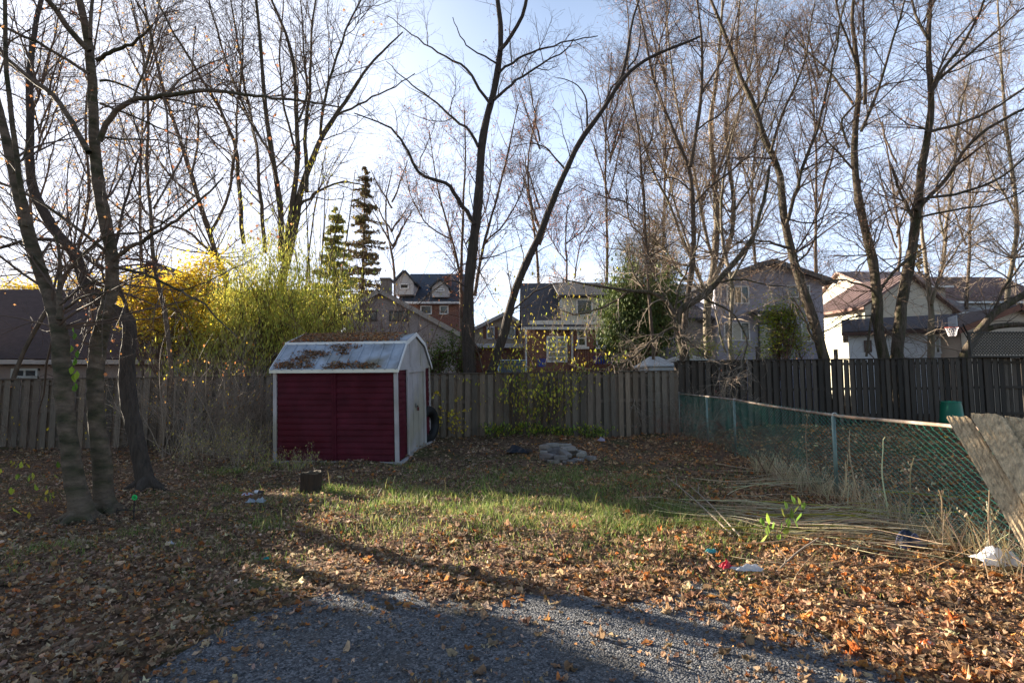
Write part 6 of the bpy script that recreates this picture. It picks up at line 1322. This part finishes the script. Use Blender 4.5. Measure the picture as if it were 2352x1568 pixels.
# car behind the fence
def car():
    Y = 27; a = P(1136, 855, Y); F = Frame((a[0], Y, .1), (1, 0, 0)); L = 1.75; t = thing('parked_car', 'pale blue car parked behind the fence between the forked trunks', 'car', a * np.array([1, 1, 0]))
    z = lambda py: P(1150, py, Y)[2] - .1
    top = z(824); prof = [(0.0, .35), (.03, .75), (.35, .98), (.62, top), (1.1, top + .02), (1.75, top - .03), (2.2, .98), (2.9, .85), (3.0, .4)]
    mb = MB(); F.prism(mb, [(v, w) for v, w in [(0, .35), (.0, .95), (.15, 1.05), (4.1, 1.05), (4.2, .4)]], 0, L, (.45, .55, .66)); F.prism(mb, [(.18, 1.051), (.75, top), (2.9, top), (3.6, 1.051)], .12, L - .12, (.45, .55, .66)); mb.build('body', M['paint'], t)
    mb = MB(); F.prism(mb, [(.22, 1.08), (.70, top - .06), (.68, top - .04), (.19, 1.07)], .22, L - .22); mb.build('rear_window', M['glass'], t)
    for u in (.05, L - .3):
        mb = MB(); F.box(mb, u, u + .25, -.02, .06, .80, .93, (.5, .03, .02)); mb.build('tail_light', M['plastic'], t)
    for u in (.02, L - .22):
        for v in (.8, 3.4):
            mb = MB(); c = F.pt(u, v, .32); ring_tubes(mb, [c, c + np.array([.2, 0, 0])], [.32, .32], 16, (1, 1, 1), cap=True); mb.build('wheel', M['rubber'], t)
car()
# basketball hoop
def hoop():
    Y = 21.5; t = thing('basketball_hoop', 'basketball hoop with a white net in front of the dark bungalow roof', 'basketball hoop', P(2218, 822, Y) * np.array([1, 1, 0])); a = P(2198, 724, Y); b = P(2211, 749, Y)
    o = P(2198, 752, Y); mb = MB(); pbox(mb, o, P(2213, 752, Y) - o + np.array([0, .75, 0]), (.03, -.01, 0), (0, 0, P(2198, 724, Y)[2] - o[2]), (.55, .6, .66)); mb.build('backboard', M['film'], t)
    rc = P(2186, 752, Y - .1); mb = MB(); an = np.linspace(0, 2 * np.pi, 21); ring_tubes(mb, np.stack([rc[0] + .22 * np.cos(an), rc[1] + .22 * np.sin(an), np.full(21, rc[2])], -1), np.full(21, .012), 5, (.45, .08, .04)); mb.build('rim', M['metal'], t)
    mb = MB()
    for s in (1, -1):
        for i in range(12):
            f = np.linspace(0, 1, 7); th = i * np.pi / 6 + s * f * 1.0; r_ = .22 - .10 * f ** .7; ring_tubes(mb, np.stack([rc[0] + r_ * np.cos(th), rc[1] + r_ * np.sin(th), rc[2] - .34 * f], -1), np.full(7, .006), 3, (.75, .72, .75))
    mb.build('net', M['plastic'], t)
    mb = MB(); p = P(2212, 745, Y + .2); q = P(2224, 770, Y + .5); r_ = P(2219, 830, Y + .5) * np.array([1, 1, 0]); ring_tubes(mb, [p, q], [.03, .03], 6, (.02,) * 3); ring_tubes(mb, [P(2207, 752, Y + .2), P(2223, 778, Y + .5)], [.02, .02], 6, (.02,) * 3); ring_tubes(mb, [q, r_], [.04, .04], 8, (.02,) * 3); mb.build('pole', M['plastic'], t)
hoop()
# overhead wires
for k, (a, b, Y) in enumerate((((1560, 470), (2420, 450), 40), ((1860, 575), (2420, 565), 44))):
    p, q = P(*a, Y), P(*b, Y); mb = MB(); f = np.linspace(0, 1, 12)[:, None]; w = p * (1 - f) + q * f; w[:, 2] -= .3 * (1 - (2 * f[:, 0] - 1) ** 2); ring_tubes(mb, w, np.full(12, .014), 4, (.05,) * 3); tag(mb.build('overhead_wire', M['plastic'], None, False, p), ('thin overhead wire crossing the sky above the grey house', 'lower overhead wire running toward the right edge')[k], 'wire')
shade_house('unseen_shade_house', 'large unseen house added beyond the left edge to shade the yard', -36, -19.5, 8.2, 16.4, 5.5, 8.0, (.5, .48, .45), (.1, .09, .09))
def shade_block():  # unseen block added at left so its shadow darkens the near ground
    F = Frame((-19.4, 14.6, 0), (1, 0, 0)); t = thing('garage', 'unseen flat roofed block added beyond the left edge for its shadow', 'garage', F.o); mb = MB(); F.box(mb, 0, 2.45, 0, 2.6, 0, 3.9, (.4, .36, .32)); mb.build('wall', M['siding'], t); mb = MB(); F.box(mb, -.1, 2.5, -.1, 2.7, 3.901, 4.1, (.1, .09, .09)); mb.build('roof', M['shingle'], t)
    window(F, t, .6, 1.6, 1.2, 2.2)
shade_block()
print('objects', len(bpy.data.objects), 'verts', sum(len(m.vertices) for m in bpy.data.meshes))
